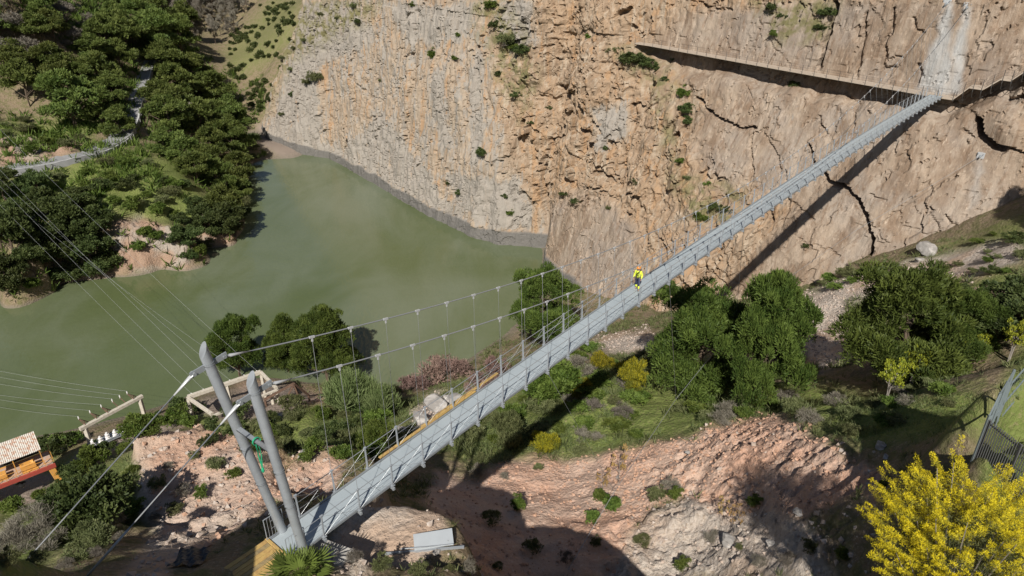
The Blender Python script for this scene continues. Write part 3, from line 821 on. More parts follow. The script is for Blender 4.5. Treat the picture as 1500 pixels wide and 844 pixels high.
def strip(name, off, w, dz, thick, mat, parent=None):
    L_ = []; n = len(path)
    for o_, z_ in ((off - w / 2, dz), (off + w / 2, dz), (off + w / 2, dz - thick), (off - w / 2, dz - thick)):
        L_.append(np.concatenate([path[:, :2] + nor * o_, path[:, 2:] + z_], 1))
    v = np.stack(L_, 1).reshape(-1, 3); fs = []
    for i in range(n - 1):
        for k in range(4):
            fs.append((i * 4 + k, i * 4 + (k + 1) % 4, (i + 1) * 4 + (k + 1) % 4, (i + 1) * 4 + k))
    return mesh_np(name, v, fs, mat, parent)


road = strip('road', 0, 6.6, 0, 1.5, M['road']); tag(road, 'narrow grey asphalt road curving along the wooded bank', 'road', kind='structure')
for s_ in (-3.0, 3.0):
    tag(strip('road_marking', s_, 0.14, 0.02, 0.016, M['paint']), kind='structure', label='white edge line of the narrow road', cat='road marking')
gr_ = empty('guard_rail', path[20]); tag(gr_, 'low metal guard rail along the outer bend of the road', 'guard rail')
mb = MB(); mp = MB()
for i in range(24, 60):
    a = np.append(path[i, :2] - nor[i] * 3.6, path[i, 2] + 0.6); b = np.append(path[i + 1, :2] - nor[i + 1] * 3.6, path[i + 1, 2] + 0.6)
    mb.bar(a, b, 0.06, 0.2)
    if i % 2 == 0: MB().bar(a - [0, 0, 1.2], a + [0, 0, 0.1], 0.14).build('post', M['rail'], gr_)
mb.build('rail_beam', M['rail'], gr_)

# ================================================================ LIGHT AND CAMERA
wd = bpy.data.worlds.new('World'); SC.world = wd; wd.use_nodes = True
nt = wd.node_tree; bg = nt.nodes['Background']
sky = nt.nodes.new('ShaderNodeTexSky'); sky.sky_type = 'NISHITA'; sky.sun_disc = False
sky.sun_elevation = SUN_EL; sky.sun_rotation = math.pi + SUN_AZ; sky.altitude = 300; sky.air_density = 1.0; sky.dust_density = 0.7
nt.links.new(sky.outputs[0], bg.inputs['Color']); bg.inputs['Strength'].default_value = 0.05
sun = bpy.data.lights.new('sun', 'SUN'); sun.energy = 5.0; sun.angle = math.radians(0.53); sun.color = (1.0, 0.955, 0.88)
so = bpy.data.objects.new('sun', sun); COL.objects.link(so)
sd = Vector((math.sin(SUN_AZ) * math.cos(SUN_EL), math.cos(SUN_AZ) * math.cos(SUN_EL), -math.sin(SUN_EL)))
so.rotation_euler = sd.to_track_quat('-Z', 'Y').to_euler(); so.location = (0, -20, 150)
cam = bpy.data.cameras.new('camera'); cam.sensor_width = 36; cam.lens = 18 / math.tan(math.radians(35)); cam.clip_end = 6000; cam.clip_start = 0.2
co_ = bpy.data.objects.new('camera', cam); COL.objects.link(co_); co_.location = CAM; co_.rotation_euler = (math.pi / 2 - PITCH, 0, 0)
SC.camera = co_
SC.view_settings.view_transform = 'Standard'; SC.view_settings.look = 'None'; SC.view_settings.exposure = 0.0; SC.view_settings.gamma = 1
SC.cycles.max_bounces = 5; SC.cycles.diffuse_bounces = 2; SC.cycles.glossy_bounces = 2; SC.cycles.transmission_bounces = 2; SC.cycles.transparent_max_bounces = 4
SC.cycles.use_denoising = True
# ================================================================ THE SUSPENSION BRIDGE
M['galv'] = simple('galvanised_steel', (0.36, 0.385, 0.41), 0.5, 0.35, 0.16, 2.5, 0.15, col2=(0.33, 0.35, 0.37))
M['galv_dark'] = simple('weathered_galvanised_steel', (0.30, 0.32, 0.335), 0.55, 0.4, 0.15, 3)
M['cable'] = simple('steel_cable', (0.36, 0.37, 0.38), 0.45, 0.5, 0.1, 8)
M['clamp'] = simple('bright_zinc', (0.55, 0.555, 0.56), 0.4, 0.3, 0.08, 5)
M['wood'] = simple('yellow_timber', (0.44, 0.295, 0.10), 0.75, 0, 0.22, 3.0, 0.3, col2=(0.36, 0.22, 0.08))
M['wood_grey'] = simple('damp_timber', (0.30, 0.22, 0.10), 0.8, 0, 0.25, 3.0, 0.3, col2=(0.2, 0.15, 0.08))


def grate_material():
    m, nt, b, o = new_mat('steel_grating')
    co = objco(nt)
    n1 = noise(nt, co, 0.8, 5); n2 = noise(nt, co, 9, 3)
    c = mixc(nt, n1, (0.31, 0.355, 0.375), (0.42, 0.465, 0.485))
    c = mixc(nt, math_(nt, 'MULTIPLY', smooth(nt, n2, 0.5, 0.7), 0.35), c, (0.34, 0.37, 0.38))
    sx = nt.nodes.new('ShaderNodeSeparateXYZ'); nt.links.new(co, sx.inputs[0])
    w = math_(nt, 'PINGPONG', math_(nt, 'MULTIPLY', sx.outputs[0], 1.0), 0.5)
    c = mixc(nt, math_(nt, 'MULTIPLY', smooth(nt, w, 0.035, 0.012), 0.6), c, (0.17, 0.19, 0.2))
    nt.links.new(c, b.inputs['Base Color']); b.inputs['Roughness'].default_value = 0.6; b.inputs['Metallic'].default_value = 0.15
    return m


M['grate'] = grate_material()
BA = atz(412, 804, 50); BL = 109.7
BROT = math.atan2(DD[1], DD[0])
bridge = empty('suspension_bridge', BA, BROT)
tag(bridge, 'long narrow steel suspension footbridge spanning from leaning tubular pylons to the cliff', 'bridge')


def BW(q, y, z):
    """bridge frame (along, to the left, up from the landing) -> world"""
    return np.array([BA[0] + q * DD[0] - y * TT[0], BA[1] + q * DD[1] - y * TT[1], BA[2] + z])


def WB(p):
    r = np.asarray(p) - BA
    return np.array([r[0] * DD[0] + r[1] * DD[1], -(r[0] * TT[0] + r[1] * TT[1]), r[2]])


def camber(q):
    k = min(max(q / BL, 0), 1)
    return 4.4 * k * (1 - k)


HW = 0.80
qs = np.linspace(0, BL, 111)
mb = MB()
vs, fs = [], []
for i, q in enumerate(qs):
    z = camber(q)
    vs += [(q, -HW + .03, z), (q, HW - .03, z), (q, HW - .03, z - .05), (q, -HW + .03, z - .05)]
for i in range(len(qs) - 1):
    for k in range(4):
        fs.append((i * 4 + k, i * 4 + (k + 1) % 4, i * 4 + 4 + (k + 1) % 4, i * 4 + 4 + k))
fs += [(0, 1, 2, 3), tuple(len(vs) - 4 + k for k in (3, 2, 1, 0))]
mb.add(vs, fs); mb.build('deck', M['grate'], bridge, local=True)
for s_ in (-1, 1):
    mb = MB()
    for i in range(len(qs) - 1):
        mb.bar((qs[i], s_ * (HW + .03), camber(qs[i]) + .0), (qs[i + 1] + .002, s_ * (HW + .03), camber(qs[i + 1]) + .0), 0.07, 0.12, (0, 0, 1))
    mb.build('edge_beam', M['galv_dark'], bridge, local=True)
SP_ = 2.0
nodes = [1.6 + SP_ * k for k in range(54)]
fb = MB().bar((0, -.99, 0), (0, .99, 0), 0.09, 0.13, (0, 0, 1))
fb.box((0, -.98, 0), (0.11, 0.1, 0.15)); fb.box((0, .98, 0), (0.11, 0.1, 0.15))
fb0 = fb.build('floor_beam', M['galv'], bridge, local=True)
po = MB().bar((0, 0, -.1), (0, 0.05, 1.28), 0.075, 0.05, (1, 0, 0)); po.box((0, 0.03, 0.02), (0.2, 0.14, 0.03)); po.box((0, 0.05, 1.28), (0.15, 0.08, 0.05))
po0 = po.build('railing_post', M['galv'], bridge, local=True)
far_posts = MB()
first = True
for i, q in enumerate(nodes):
    z = camber(q)
    if i == 0:
        o = fb0
    else:
        o = fb0.copy(); COL.objects.link(o)
    o.location = (q, 0, z - .155)
    for s_ in (-1, 1):
        if i >= 50:
            far_posts.bar((q, s_ * (HW + .11), z - .1), (q, s_ * (HW + .16), z + 1.28), 0.11, 0.07, (1, 0, 0)); continue
        if first:
            o = po0; first = False
        else:
            o = po0.copy(); COL.objects.link(o)
        o.location = (q, s_ * (HW + .11), z); o.rotation_euler = (0, 0, 0 if s_ > 0 else math.pi)
tag(far_posts.build('railing_post', M['galv'], bridge, local=True), kind='stuff')
for s_ in (-1, 1):
    mb = MB(); mb.tube([(q, s_ * (HW + .16), camber(q) + 1.24) for q in np.linspace(0.2, BL, 80)], 0.02, 5); mb.build('hand_cable', M['cable'], bridge, local=True)
    mb = MB()
    for i in range(len(nodes) - 1):
        a, b = nodes[i], nodes[i + 1]; za, zb = camber(a), camber(b)
        mb.tube([(a, s_ * (HW + .12), za + .02), (b, s_ * (HW + .16), zb + 1.24)], 0.007, 3, False); mb.tube([(a, s_ * (HW + .16), za + 1.24), (b, s_ * (HW + .12), zb + .02)], 0.007, 3, False)
    for hz in (0.42, 0.83):
        mb.tube([(q, s_ * (HW + .13), camber(q) + hz) for q in np.linspace(0.2, BL, 60)], 0.008, 3, False)
    mb.build('railing_net', M['cable'], bridge, local=True)
# pylons
PY_ = HW + .04


def sight(u, v, y):
    r = ray(u, v); a, b = WB(CAM), WB(CAM + r); k = (y - a[1]) / (b[1] - a[1])
    return a + (b - a) * k


PT = {1: sight(297, 513, PY_), -1: sight(367, 556, -PY_)}
PB = {1: sight(417, 785, PY_), -1: sight(448, 816, -PY_)}
for s_ in (1, -1): PB[s_] = PB[s_] + (PB[s_] - PT[s_]) * .04
print('PYLON', PT, PB)
for s_ in (1, -1):
    b = PB[s_].copy(); t = PT[s_].copy()
    mb = MB(); seg = 20; d = Vector(t - b).normalized(); x = Vector((0, 1, 0)); y = d.cross(x).normalized(); x = y.cross(d)
    for lev in range(9):
        f = lev / 8; c = Vector(b) + (Vector(t) - Vector(b)) * f
        for k in range(seg):
            a = 2 * math.pi * k / seg; cutz = (0.28 * math.cos(a)) if lev == 8 else 0
            mb.v.append(tuple(c + (x * math.sin(a) + y * math.cos(a)) * 0.20 + d * (-cutz if lev == 8 else 0)))
    for lev in range(8):
        for k in range(seg): mb.f.append((lev * seg + k, lev * seg + (k + 1) % seg, (lev + 1) * seg + (k + 1) % seg, (lev + 1) * seg + k))
    mb.f.append(tuple(range(8 * seg, 9 * seg))); mb.f.append(tuple(range(seg - 1, -1, -1)))
    py = mb.build('pylon', M['galv'], bridge, True, local=True)
    e = py.modifiers.new('edges', 'EDGE_SPLIT'); e.split_angle = math.radians(40)
    for f in (0.05, 0.36, 0.55, 0.945):
        c = b + (t - b) * f; mb = MB(); mb.tube([c - np.array(d) * .05, c + np.array(d) * .05], 0.218, 20); mb.build('pylon_collar', M['galv_dark'] if f == 0.36 else M['galv'], py, True, local=True)
    mb = MB(); c = b + (t - b) * .945
    mb.bar(c + [-.75, 0, -.18], c + [.75, 0, .02], 0.06, 0.24, (0, 0, 1)); mb.tube([c + [.62, -.12, 0], c + [.62, .12, 0]], 0.07, 8); mb.tube([c + [-.62, -.12, -.15], c + [-.62, .12, -.15]], 0.07, 8)
    mb.build('cable_lug', M['galv_dark'], py, local=True)
    # ladder-like guard and base plate
    mb = MB(); mb.box(b + [0, 0, .02], (0.7, 0.7, 0.08)); mb.build('base_plate', M['galv'], py, local=True)
pl, pr = np.array(PT[1]), np.array(PT[-1])
cl = sight(345, 625, PY_); cr = sight(401, 664, -PY_)
mb = MB(); mb.tube([cl, cr], 0.12, 14); mb.build('pylon_crossbar', M['galv'], bridge, True, local=True)
# main cables, hangers, backstays
ANC = {1: WB(cliff_hit(1387, 6, 0.2)), -1: WB(cliff_hit(1418, 11, 0.2))}
CS = {k: PB[k] + (PT[k] - PB[k]) * .945 + np.array([.70, 0, -.05]) for k in (1, -1)}
SAG = 8.0


def cable_pt(s_, p):
    a, b = CS[s_], ANC[s_]
    r = a + (b - a) * p; r = r.copy(); r[2] -= 4 * SAG * p * (1 - p)
    return r


nh = 0; far_h = MB()
for s_ in (1, -1):
    mb = MB(); mb.tube([cable_pt(s_, p) for p in np.linspace(0, 1, 90)], 0.030, 6); mb.build('main_cable', M['cable'], bridge, True, local=True)
    mb = MB(); d = (cable_pt(s_, .012) - cable_pt(s_, 0)); d /= np.linalg.norm(d); mb.tube([CS[s_] - d * .1, CS[s_] + d * .15, CS[s_] + d * .9], [.06, .075, .03], 8); mb.build('cable_socket', M['clamp'], bridge, True, local=True)
    for i, q in enumerate(nodes):
        if q < 3.4: continue
        a, b = CS[s_], ANC[s_]; p = (q - a[0]) / (b[0] - a[0]); c = cable_pt(s_, p)
        e = np.array([q, s_ * (HW + .2), camber(q) - .1])
        if i >= 51:
            far_h.tube([c, e], 0.016, 4, False); continue
        h = MB().tube([c, e], 0.0125, 4, False).build('hanger', M['cable'], bridge, local=True)
        k = MB(); dd_ = (b - a) / np.linalg.norm(b - a); sl = (cable_pt(s_, p + .004) - c); sl /= np.linalg.norm(sl)
        k.bar(c - sl * .14, c + sl * .14, 0.075, 0.09, (0, 0, 1)); k.box(c + [0, 0, -.14], (0.07, 0.05, 0.16)); k.build('clamp', M['clamp'], h, local=True)
tag(far_h.build('hanger', M['cable'], bridge, local=True), kind='stuff')
for s_, e_ in ((1, (35, 825)), (-1, (130, 842))):
    c = PB[s_] + (PT[s_] - PB[s_]) * .945 + np.array([-.62, 0, -.15])
    r = ray(*e_); best = None
    for sd_ in np.arange(18, 30, .02):       # where the line of sight crosses the vertical plane of the backstay
        w = WB(CAM + r * sd_)
        if best is None or abs(w[1] - s_ * PY_) < best[0]: best = (abs(w[1] - s_ * PY_), w)
    e = best[1]; e[1] = s_ * PY_
    d = (e - c) / np.linalg.norm(e - c)
    gz = None
    for L_ in np.arange(4, 16, .1):
        w = BW(*(c + d * L_))
        if ground_z(w[0], w[1]) > w[2] - .05: gz = L_; break
    L_ = gz or 12
    mb = MB(); mb.tube([c, c + d * L_], 0.027, 6); bs = mb.build('backstay', M['cable'], bridge, True, local=True)
    MB().tube([c - d * .05, c + d * .2, c + d * 1.0], [.065, .08, .03], 8).build('cable_socket', M['clamp'], bs, True, local=True)
    if L_ > 7: MB().tube([c + d * (L_ - 2.0), c + d * (L_ - 1.8), c + d * L_], [.035, .045, .045], 8).build('turnbuckle', M['galv_dark'], bs, True, local=True)
# wind cables: downstream one slung from the slope to the rock face, with ties to the deck
wpx = [(832, 838, 36.0), (900, 720, 33.0), (990, 585, 31.0), (1077, 478, 33.5), (1130, 425, 34.5), (1250, 340, 35.5)]
wend = cliff_hit(1437, 228, 0.1)
wp = [hit(832, 838)[0]] + [atz(*w) for w in wpx[1:]] + [wend]
mb = MB(); mb.tube([WB(p) for p in wp], 0.022, 5); mb.build('wind_cable', M['cable'], bridge, local=True)
for (u, v, z), q in ((wpx[1], 17.6), (wpx[2], 31.6), (wpx[3], 43.6)):
    mb = MB(); mb.tube([WB(atz(u, v, z)), (q, -HW - .2, camber(q) - .2)], 0.016, 4); mb.build('wind_tie', M['cable'], bridge, local=True)
lw = [(7.6, 8.0, -9.0), (17, 5.4, -3.5), (30, 3.2, -0.5), (45, 2.2, 0.3), (62, 2.6, 0.0), (85, 5, -1.5), (108, 9, -4)]
mb = MB(); mb.tube(lw, 0.02, 5); mb.build('wind_cable', M['cable'], bridge, local=True)
for k, q in ((2, 29.6), (4, 61.6), (5, 85.6)):
    MB().tube([lw[k], (q, HW + .2, camber(q) - .2)], 0.014, 4).build('wind_tie', M['cable'], bridge, local=True)
# anchors in the rock
for (u, v), lab in (((1387, 5), 'steel cable anchor bolted into the rock above the grey streak, upstream one'), ((1418, 10), 'steel cable anchor bolted into the rock above the grey streak, downstream one'), ((1437, 228), 'small steel anchor of the wind cable low on the cliff face')):
    p = cliff_hit(u, v); big = v < 100
    a = empty('cable_anchor', p, BROT); k = 1.0 if big else 0.8
    MB().box((-.05, 0, 0), (.25 * k, 1.15 * k, 1.15 * k), 0, .04).build('bearing_plate', M['clamp'], a, local=True)
    MB().tube([(-.1, 0, 0), (-.9 * k, 0, -.15)], [.2 * k, .12 * k], 10).build('socket', M['galv_dark'], a, local=True)
    mb = MB()
    for yy in (-.4, .4):
        for zz in (-.4, .4): mb.tube([(-.12, yy * k, zz * k), (-.45, yy * k, zz * k)], .06 * k, 6)
    mb.build('bolt_set', M['galv'], a, local=True); mb = None
    tag(a, lab, 'cable anchor', 'anchors in the cliff')

# near landing: timber boardwalk, gate frames, planks along the deck, green strap
bwk = empty('timber_boardwalk', BW(0, 0, 0), BROT); tag(bwk, 'yellow timber boardwalk leading to the near end of the bridge', 'boardwalk')
for k in range(8):
    y = -0.82 + k * .235
    MB().bar((-3.6, y, 0.03), (-0.22, y, 0.03), 0.215, 0.055, (0, 0, 1), .01).build('board', M['wood'] if k % 3 else M['wood_grey'], bwk, local=True)
MB().bar((-0.12, -.95, 0.02), (-0.12, .95, 0.02), 0.16, 0.12, (0, 0, 1), .02).build('end_board', M['wood'], bwk, local=True)
mb = MB(); mb.bar((-3.6, -.7, -.12), (-.2, -.7, -.12), .12, .2); mb.build('joist', M['wood_grey'], bwk, local=True)
mb = MB(); mb.bar((-3.6, .7, -.12), (-.2, .7, -.12), .12, .2); mb.build('joist', M['wood_grey'], bwk, local=True)
for y, lab in ((HW + .02, 'small grey steel gate frame at the foot of the far pylon'), (-HW - .02, 'small grey steel gate frame at the foot of the near pylon')):
    g = empty('gate_frame', BW(-.1, y, 0), BROT); tag(g, lab, 'gate', 'gate frames at the bridge landing')
    mb = MB()
    for a, b in (((-.05, 0, 0), (-.05, 0, 1.25)), ((.85, 0, 0), (.85, 0, 1.25)), ((-.05, 0, 1.25), (.85, 0, 1.25)), ((-.05, 0, .12), (.85, 0, .12))): mb.tube([a, b], .022, 6)
    mb.build('frame', M['galv'], g, local=True)
    mb = MB()
    for k in range(1, 6): mb.tube([(-.05 + .15 * k, 0, .12), (-.05 + .15 * k, 0, 1.25)], .01, 4)
    mb.build('bars', M['galv'], g, local=True)
for k, (q0, q1, y, dz, lab) in enumerate(((6.4, 13.4, HW + .17, .09, 'yellow timber plank laid along the bridge edge, nearer the pylons'), (10.2, 15.4, HW + .26, .15, 'yellow timber plank laid along the bridge edge, farther from the pylons'), (9.3, 11.9, HW + .19, .15, 'short yellow board overlapping the two long planks on the bridge edge'))):
    pk = empty('timber_plank', BW(q0, y, camber(q0)), BROT)
    n_ = 6; mb = MB()
    for j in range(n_):
        a, b = q0 + (q1 - q0) * j / n_, q0 + (q1 - q0) * (j + 1) / n_
        mb.bar((a - q0, 0, camber(a) - camber(q0) + dz), (b - q0 + .002, 0, camber(b) - camber(q0) + dz), 0.15, 0.055, (0, 0, 1))
    o = mb.build('plank', M['wood'], None); o.name = 'timber_plank'; setloc(o, pk.location, BROT); bpy.data.objects.remove(pk)
    tag(o, lab, 'plank', 'timber planks on the bridge edge')
M['strap'] = simple('green_webbing', (0.02, 0.33, 0.16), 0.7, 0, 0.15, 8)
gm = cl + (cr - cl) * .55
st = empty('green_strap', BW(*gm), BROT); tag(st, 'bright green lifting strap looped round the pylon crossbar', 'strap')
mb = MB()
for k in range(12):
    a, b = 2 * math.pi * k / 12, 2 * math.pi * (k + 1) / 12
    mb.bar((.17 * math.cos(a), 0, .17 * math.sin(a)), (.17 * math.cos(b), 0, .17 * math.sin(b)), 0.07, 0.02, (0, 1, 0) if False else (math.cos(a), 0, math.sin(a)))
mb.build('loop', M['strap'], st, local=True)
mb = MB().tube([(-.05, 0, -.17), (-.02, .03, -.8), (.02, 0, -1.45)], .03, 5); mb.tube([(.05, 0, -.17), (.05, -.06, -.7), (.02, 0, -1.45)], .022, 5); mb.ball((.02, 0, -1.5), (.07, .07, .14)); mb.build('tail', M['strap'], st, local=True)

# concrete footing, scrap panels and tarpaulin below the landing
M['conc'] = simple('concrete', (0.42, 0.40, 0.37), 0.9, 0, 0.15, 2, 0.4, col2=(0.33, 0.31, 0.28))
ft = empty('concrete_footing', BW(1.6, -.9, -1.9), BROT); tag(ft, 'grey concrete footing block under the bridge beside the pylon foot', 'footing')
MB().box((0, 0, 0), (1.5, 1.9, 1.6), .3, .06).build('block', M['conc'], ft, local=True)
MB().box((.1, .1, .92), (.4, 1.0, .25), .3, .03).build('bearing_pad', M['conc'], ft, local=True)
M['sheet'] = simple('pale_sheet_metal', (0.50, 0.53, 0.55), 0.4, 0.4, 0.1, 2)
p0 = hit(588, 808)[0]; p1 = atz(664, 795, p0[2] + .05)
sp = empty('sheet_metal_panel', p0 + [0, 0, .15], math.atan2(*(p1 - p0)[1::-1])); L_ = float(np.linalg.norm((p1 - p0)[:2]))
MB().bar((L_ * .25, 0, .12), (L_, .1, .22), 0.85, 0.05, (0, -.35, 1)).build('panel', M['sheet'], sp, local=True)
MB().tube([(0, -.3, .1), (L_ * 1.0, -.35, .16)], .04, 6).build('edge_tube', M['galv'], sp, local=True)
tag(sp, 'pale sheet metal panel lying on white rubble below the bridge', 'metal panel')
p0 = hit(560, 818)[0]; p1 = atz(680, 806, p0[2] + .1)
o = MB().bar(p0 + [0, 0, .22], p1 + [0, 0, .22], .09, .12, (0, 0, 1)).build('steel_bar', M['galv']); tag(o, 'long grey steel bar lying on the rubble in front of the metal panel', 'steel bar')
M['tarp'] = simple('dark_sheet', (0.035, 0.037, 0.042), 0.55, 0, 0.2, 4, 0.4)
p0 = hit(280, 825)[0]; bm = MB(); n = 9
for i in range(n):
    for j in range(n): bm.v.append((p0[0] + (i - 4) * .17, p0[1] + (j - 4) * .17, max(p0[2], ground_z(p0[0] + (i - 4) * .17, p0[1] + (j - 4) * .17)) + .12 + .35 * math.exp(-((i - 4) ** 2 + (j - 4) ** 2) / 9) + .10 * math.sin(i * 1.9 + j)))
for i in range(n - 1):
    for j in range(n - 1): bm.f.append((i * n + j, (i + 1) * n + j, (i + 1) * n + j + 1, i * n + j + 1))
o = bm.build('plastic_sheet', M['tarp']); sm = o.modifiers.new('s', 'SOLIDIFY'); sm.thickness = .02
tag(o, 'dark crumpled plastic sheet lying in the shade below the backstays', 'plastic sheet')

# ================================================================ CLIFF WALKWAY
M['walk_conc'] = simple('walkway_board', (0.40, 0.33, 0.26), 0.85, 0, 0.2, 2.5, 0.2)
M['dark_steel'] = simple('dark_weathered_steel', (0.10, 0.095, 0.09), 0.6, 0.5, 0.15, 4)


def WK(t, out, z):
    d = np.interp(t, _t5, _d5) + (z - 50) * 0.08 - out
    return np.array([t * TT[0] + d * DD[0], t * TT[1] + d * DD[1], z])


ww = empty('cliff_walkway', WK(-50, 0, 50)); tag(ww, 'narrow walkway pinned along the cliff face with thin railings and stepped ramps', 'walkway')
OUT = 1.75
TS = np.arange(-79, -20.19, 1.4)


def slab_run(name, ts, zs, mat):
    v, f = [], []
    for t, z in zip(ts, zs):
        v += [WK(t, -1.2, z), WK(t, OUT, z), WK(t, OUT, z - .22), WK(t, -1.2, z - .22)]
    for i in range(len(ts) - 1):
        for k in range(4): f.append((i * 4 + k, i * 4 + (k + 1) % 4, i * 4 + 4 + (k + 1) % 4, i * 4 + 4 + k))
    f += [(0, 1, 2, 3), tuple(len(v) - 4 + k for k in (3, 2, 1, 0))]
    m_ = MB(); m_.add(v, f); return m_.build(name, mat, ww)


slab_run('walkway_deck', TS, np.full(len(TS), 50.0), M['walk_conc'])
runs = list(zip(WT, WZ))[1:]
for (a, za), (b, zb) in zip(runs[:-1], runs[1:]):
    ts = np.linspace(a + .004, b - .004, 5)
    slab_run('landing' if za == zb else 'ramp', ts, np.interp(ts, [a, b], [za, zb]), M['walk_conc'])
pts_ = [(t, 50.0) for t in np.arange(-79, -21, 2.1)] + [(t, float(np.interp(t, WT, WZ))) for t in np.arange(-20.2, -6.3, 1.05)]
for t, z in pts_:
    MB().bar(WK(t, OUT + .03, z - .3), WK(t, OUT + .03, z + 1.15), .06, .06, (1, 0, 0)).build('railing_post', M['dark_steel'], ww)
for dz in (0.45, 0.8, 1.13):
    MB().tube([WK(t, OUT + .03, z + dz) for t, z in pts_], .011, 4).build('railing_cable', M['dark_steel'], ww)
for t, z in pts_[::2]:
    MB().bar(WK(t, OUT - .1, z - .3), WK(t, -.9, z - .3), .09, .14, (0, 0, 1)).build('bracket', M['dark_steel'], ww)
for t, z in pts_[-13:]:
    c = [WK(t, -.6, z - .4), WK(t, OUT - .3, z - .35)] if False else [WK(t, -1.4, z - 1.5), WK(t, .6, z - 1.6), WK(t, 1.25, z - 1.35), WK(t, OUT, z - .6), WK(t, OUT, z - .1)]
    MB().tube(c, .05, 6).build('bracket', M['dark_steel'], ww)

# ================================================================ POWER YARD BY THE RIVER
M['gconc'] = simple('old_pale_concrete', (0.50, 0.455, 0.38), 0.9, 0, 0.15, 2, 0.4, col2=(0.40, 0.35, 0.28))
M['rust'] = simple('rusty_steel', (0.11, 0.065, 0.045), 0.85, 0.1, 0.3, 3, 0.3, col2=(0.19, 0.115, 0.075))
M['insul'] = simple('white_porcelain', (0.72, 0.70, 0.68), 0.35, 0, 0.08, 5)


def upright(u, v, top_uv=None):
    p, _ = hit(u, v); return p


def at_depth(u, v, ref):
    """point on the line of sight at the same distance ahead as ref"""
    r = ray(u, v); k = ((ref[1]) * CP - (ref[2] - 75) * SP)
    return CAM + r * k


def gantry1():
    a0, b0 = atz(137, 663, 3.6), atz(216, 623, 3.0)
    a0[2] -= .4; b0[2] -= .4
    h = 4.9
    a1 = np.array([a0[0], a0[1], a0[2] + h]); b1 = np.array([b0[0], b0[1], a1[2] - .1])
    g = empty('line_gantry', a0); tag(g, 'small pale concrete portal with rusty brackets near the orange crane', 'gantry', 'concrete line gantries')
    d = (b1 - a1) / np.linalg.norm(b1 - a1)
    for p, q in ((a0, a1), (b0, b1)): MB().bar(p, q + [0, 0, .0], .5, .5, (1, 0, 0), .03).build('leg', M['gconc'], g)
    MB().bar(a1 - d * .7 + [0, 0, .26], b1 + d * .5 + [0, 0, .26], .5, .5, (0, 0, 1), .03).build('beam', M['gconc'], g)
    away = np.array([-d[1], d[0], 0]); ends = []
    for k, f in enumerate((.02, .22, .42, .62, .76, .9)):
        c = a1 + (b1 - a1) * f + [0, 0, .35]
        e = c + away * 1.5 + [0, 0, .5]; ends.append(e)
        m_ = MB()
        m_.bar(c, e, .12); m_.bar(c + d * .8, e, .10); m_.bar(c + [0, 0, .75], e, .08); m_.bar(c, c + [0, 0, .8], .1)
        if k in (3, 4): m_ = MB().bar(c, e, .1)
        m_.build('bracket', M['rust'], g)
        MB().tube([e + [0, 0, -.05], e + [0, 0, .2], e + [0, 0, .5]], [.08, .10, .05], 8).build('insulator', M['insul'], g)
    return ends


def gantry2():
    A0 = atz(275, 582, 9.5); B0 = atz(382, 545, 9.5)
    g = empty('line_gantry', [A0[0], A0[1], 4]); tag(g, 'large pale concrete frame of beams and posts between the pylons and the water', 'gantry', 'concrete line gantries')
    d = (B0 - A0) / np.linalg.norm(B0 - A0)
    toward = np.array([d[1], -d[0], 0])
    MB().bar(A0, B0, .5, .6, (0, 0, 1), .03).build('beam', M['gconc'], g)
    C1 = at_depth(405, 569, atz(405, 569, 9.3)); C0 = atz(311, 607, 9.3)
    MB().bar(B0 - [0, 0, .06], C1, .42, .5, (0, 0, 1), .03).build('side_beam', M['gconc'], g)
    MB().bar(A0 - [0, 0, .06], C0, .42, .5, (0, 0, 1), .03).build('side_beam', M['gconc'], g)
    MB().bar(C0 - [0, 0, .3], C1 - [0, 0, .3], .3, .35, (0, 0, 1), .03).build('beam', M['gconc'], g)
    for P in (A0, A0 + (B0 - A0) * .52, B0, C1, C1 - d * .9, C0):
        z0 = ground_z(P[0], P[1]) - .5
        MB().bar([P[0], P[1], z0], [P[0], P[1], P[2] - .32], .42, .42, (1, 0, 0), .03).build('post', M['gconc'], g)
    ends = []
    for f in (.06, .22, .40, .58, .78, .96):
        c = A0 + (B0 - A0) * f; e = c - toward * .6 + [0, 0, .1]; ends.append(e)
        MB().tube([c - toward * .28, e], [.12, .07], 8).build('insulator', M['insul'], g)
    return ends


e1 = gantry1(); e2 = gantry2()
M['wire'] = simple('aluminium_wire', (0.40, 0.41, 0.40), 0.5, 0.3, 0.05, 3)
starts2 = [(-60, 232, 46), (-50, 215, 47), (-45, 192, 48), (-20, 225, 47), (0, 262, 46), (-8, 178, 50)]
up_px = [(0, 297), (5, 275), (11, 257), (40, 296), (75, 339), (60, 245)]
names = ['nearest the pylons' if k == 5 else ('lowest of its set' if k == 0 else '%s from the lower left of its set' % ORD[k]) for k in range(6)]


def wire(a, b, sag, r, lab, grp):
    p = [a + (b - a) * t - np.array([0, 0, 4 * sag * t * (1 - t)]) for t in np.linspace(0, 1, 30)]
    tag(MB().tube(p, r, 4, False).build('power_line', M['wire']), lab, 'power line', grp)


for k in range(6):
    b = e2[k]; u, v = up_px[k]
    # continue the wire past the point seen at the frame's left, rising to the hill beyond
    a = CAM + ray(u, v) * 150.0
    a2 = b + (a - b) * 1.35
    wire(a2, b, 1.0, .014, 'thin power wire to the large concrete frame, %s' % names[k], 'upper power wires over the water')
lo_px = [(0, 587), (0, 576), (0, 569), (0, 553), (0, 543), (0, 534)]
lown = ['lowest on the left edge', 'second lowest on the left edge', 'third lowest on the left edge', 'third highest on the left edge', 'second highest on the left edge', 'highest on the left edge']
for k in range(6):
    b = e1[k] + np.array([0, 0, .5]); u, v = lo_px[k]
    a = CAM + ray(u, v) * 118.0
    wire(b + (a - b) * 3.0, b, 1.6, .014, 'thin power wire reaching the small concrete portal, %s' % lown[k], 'lower power wires over the water')
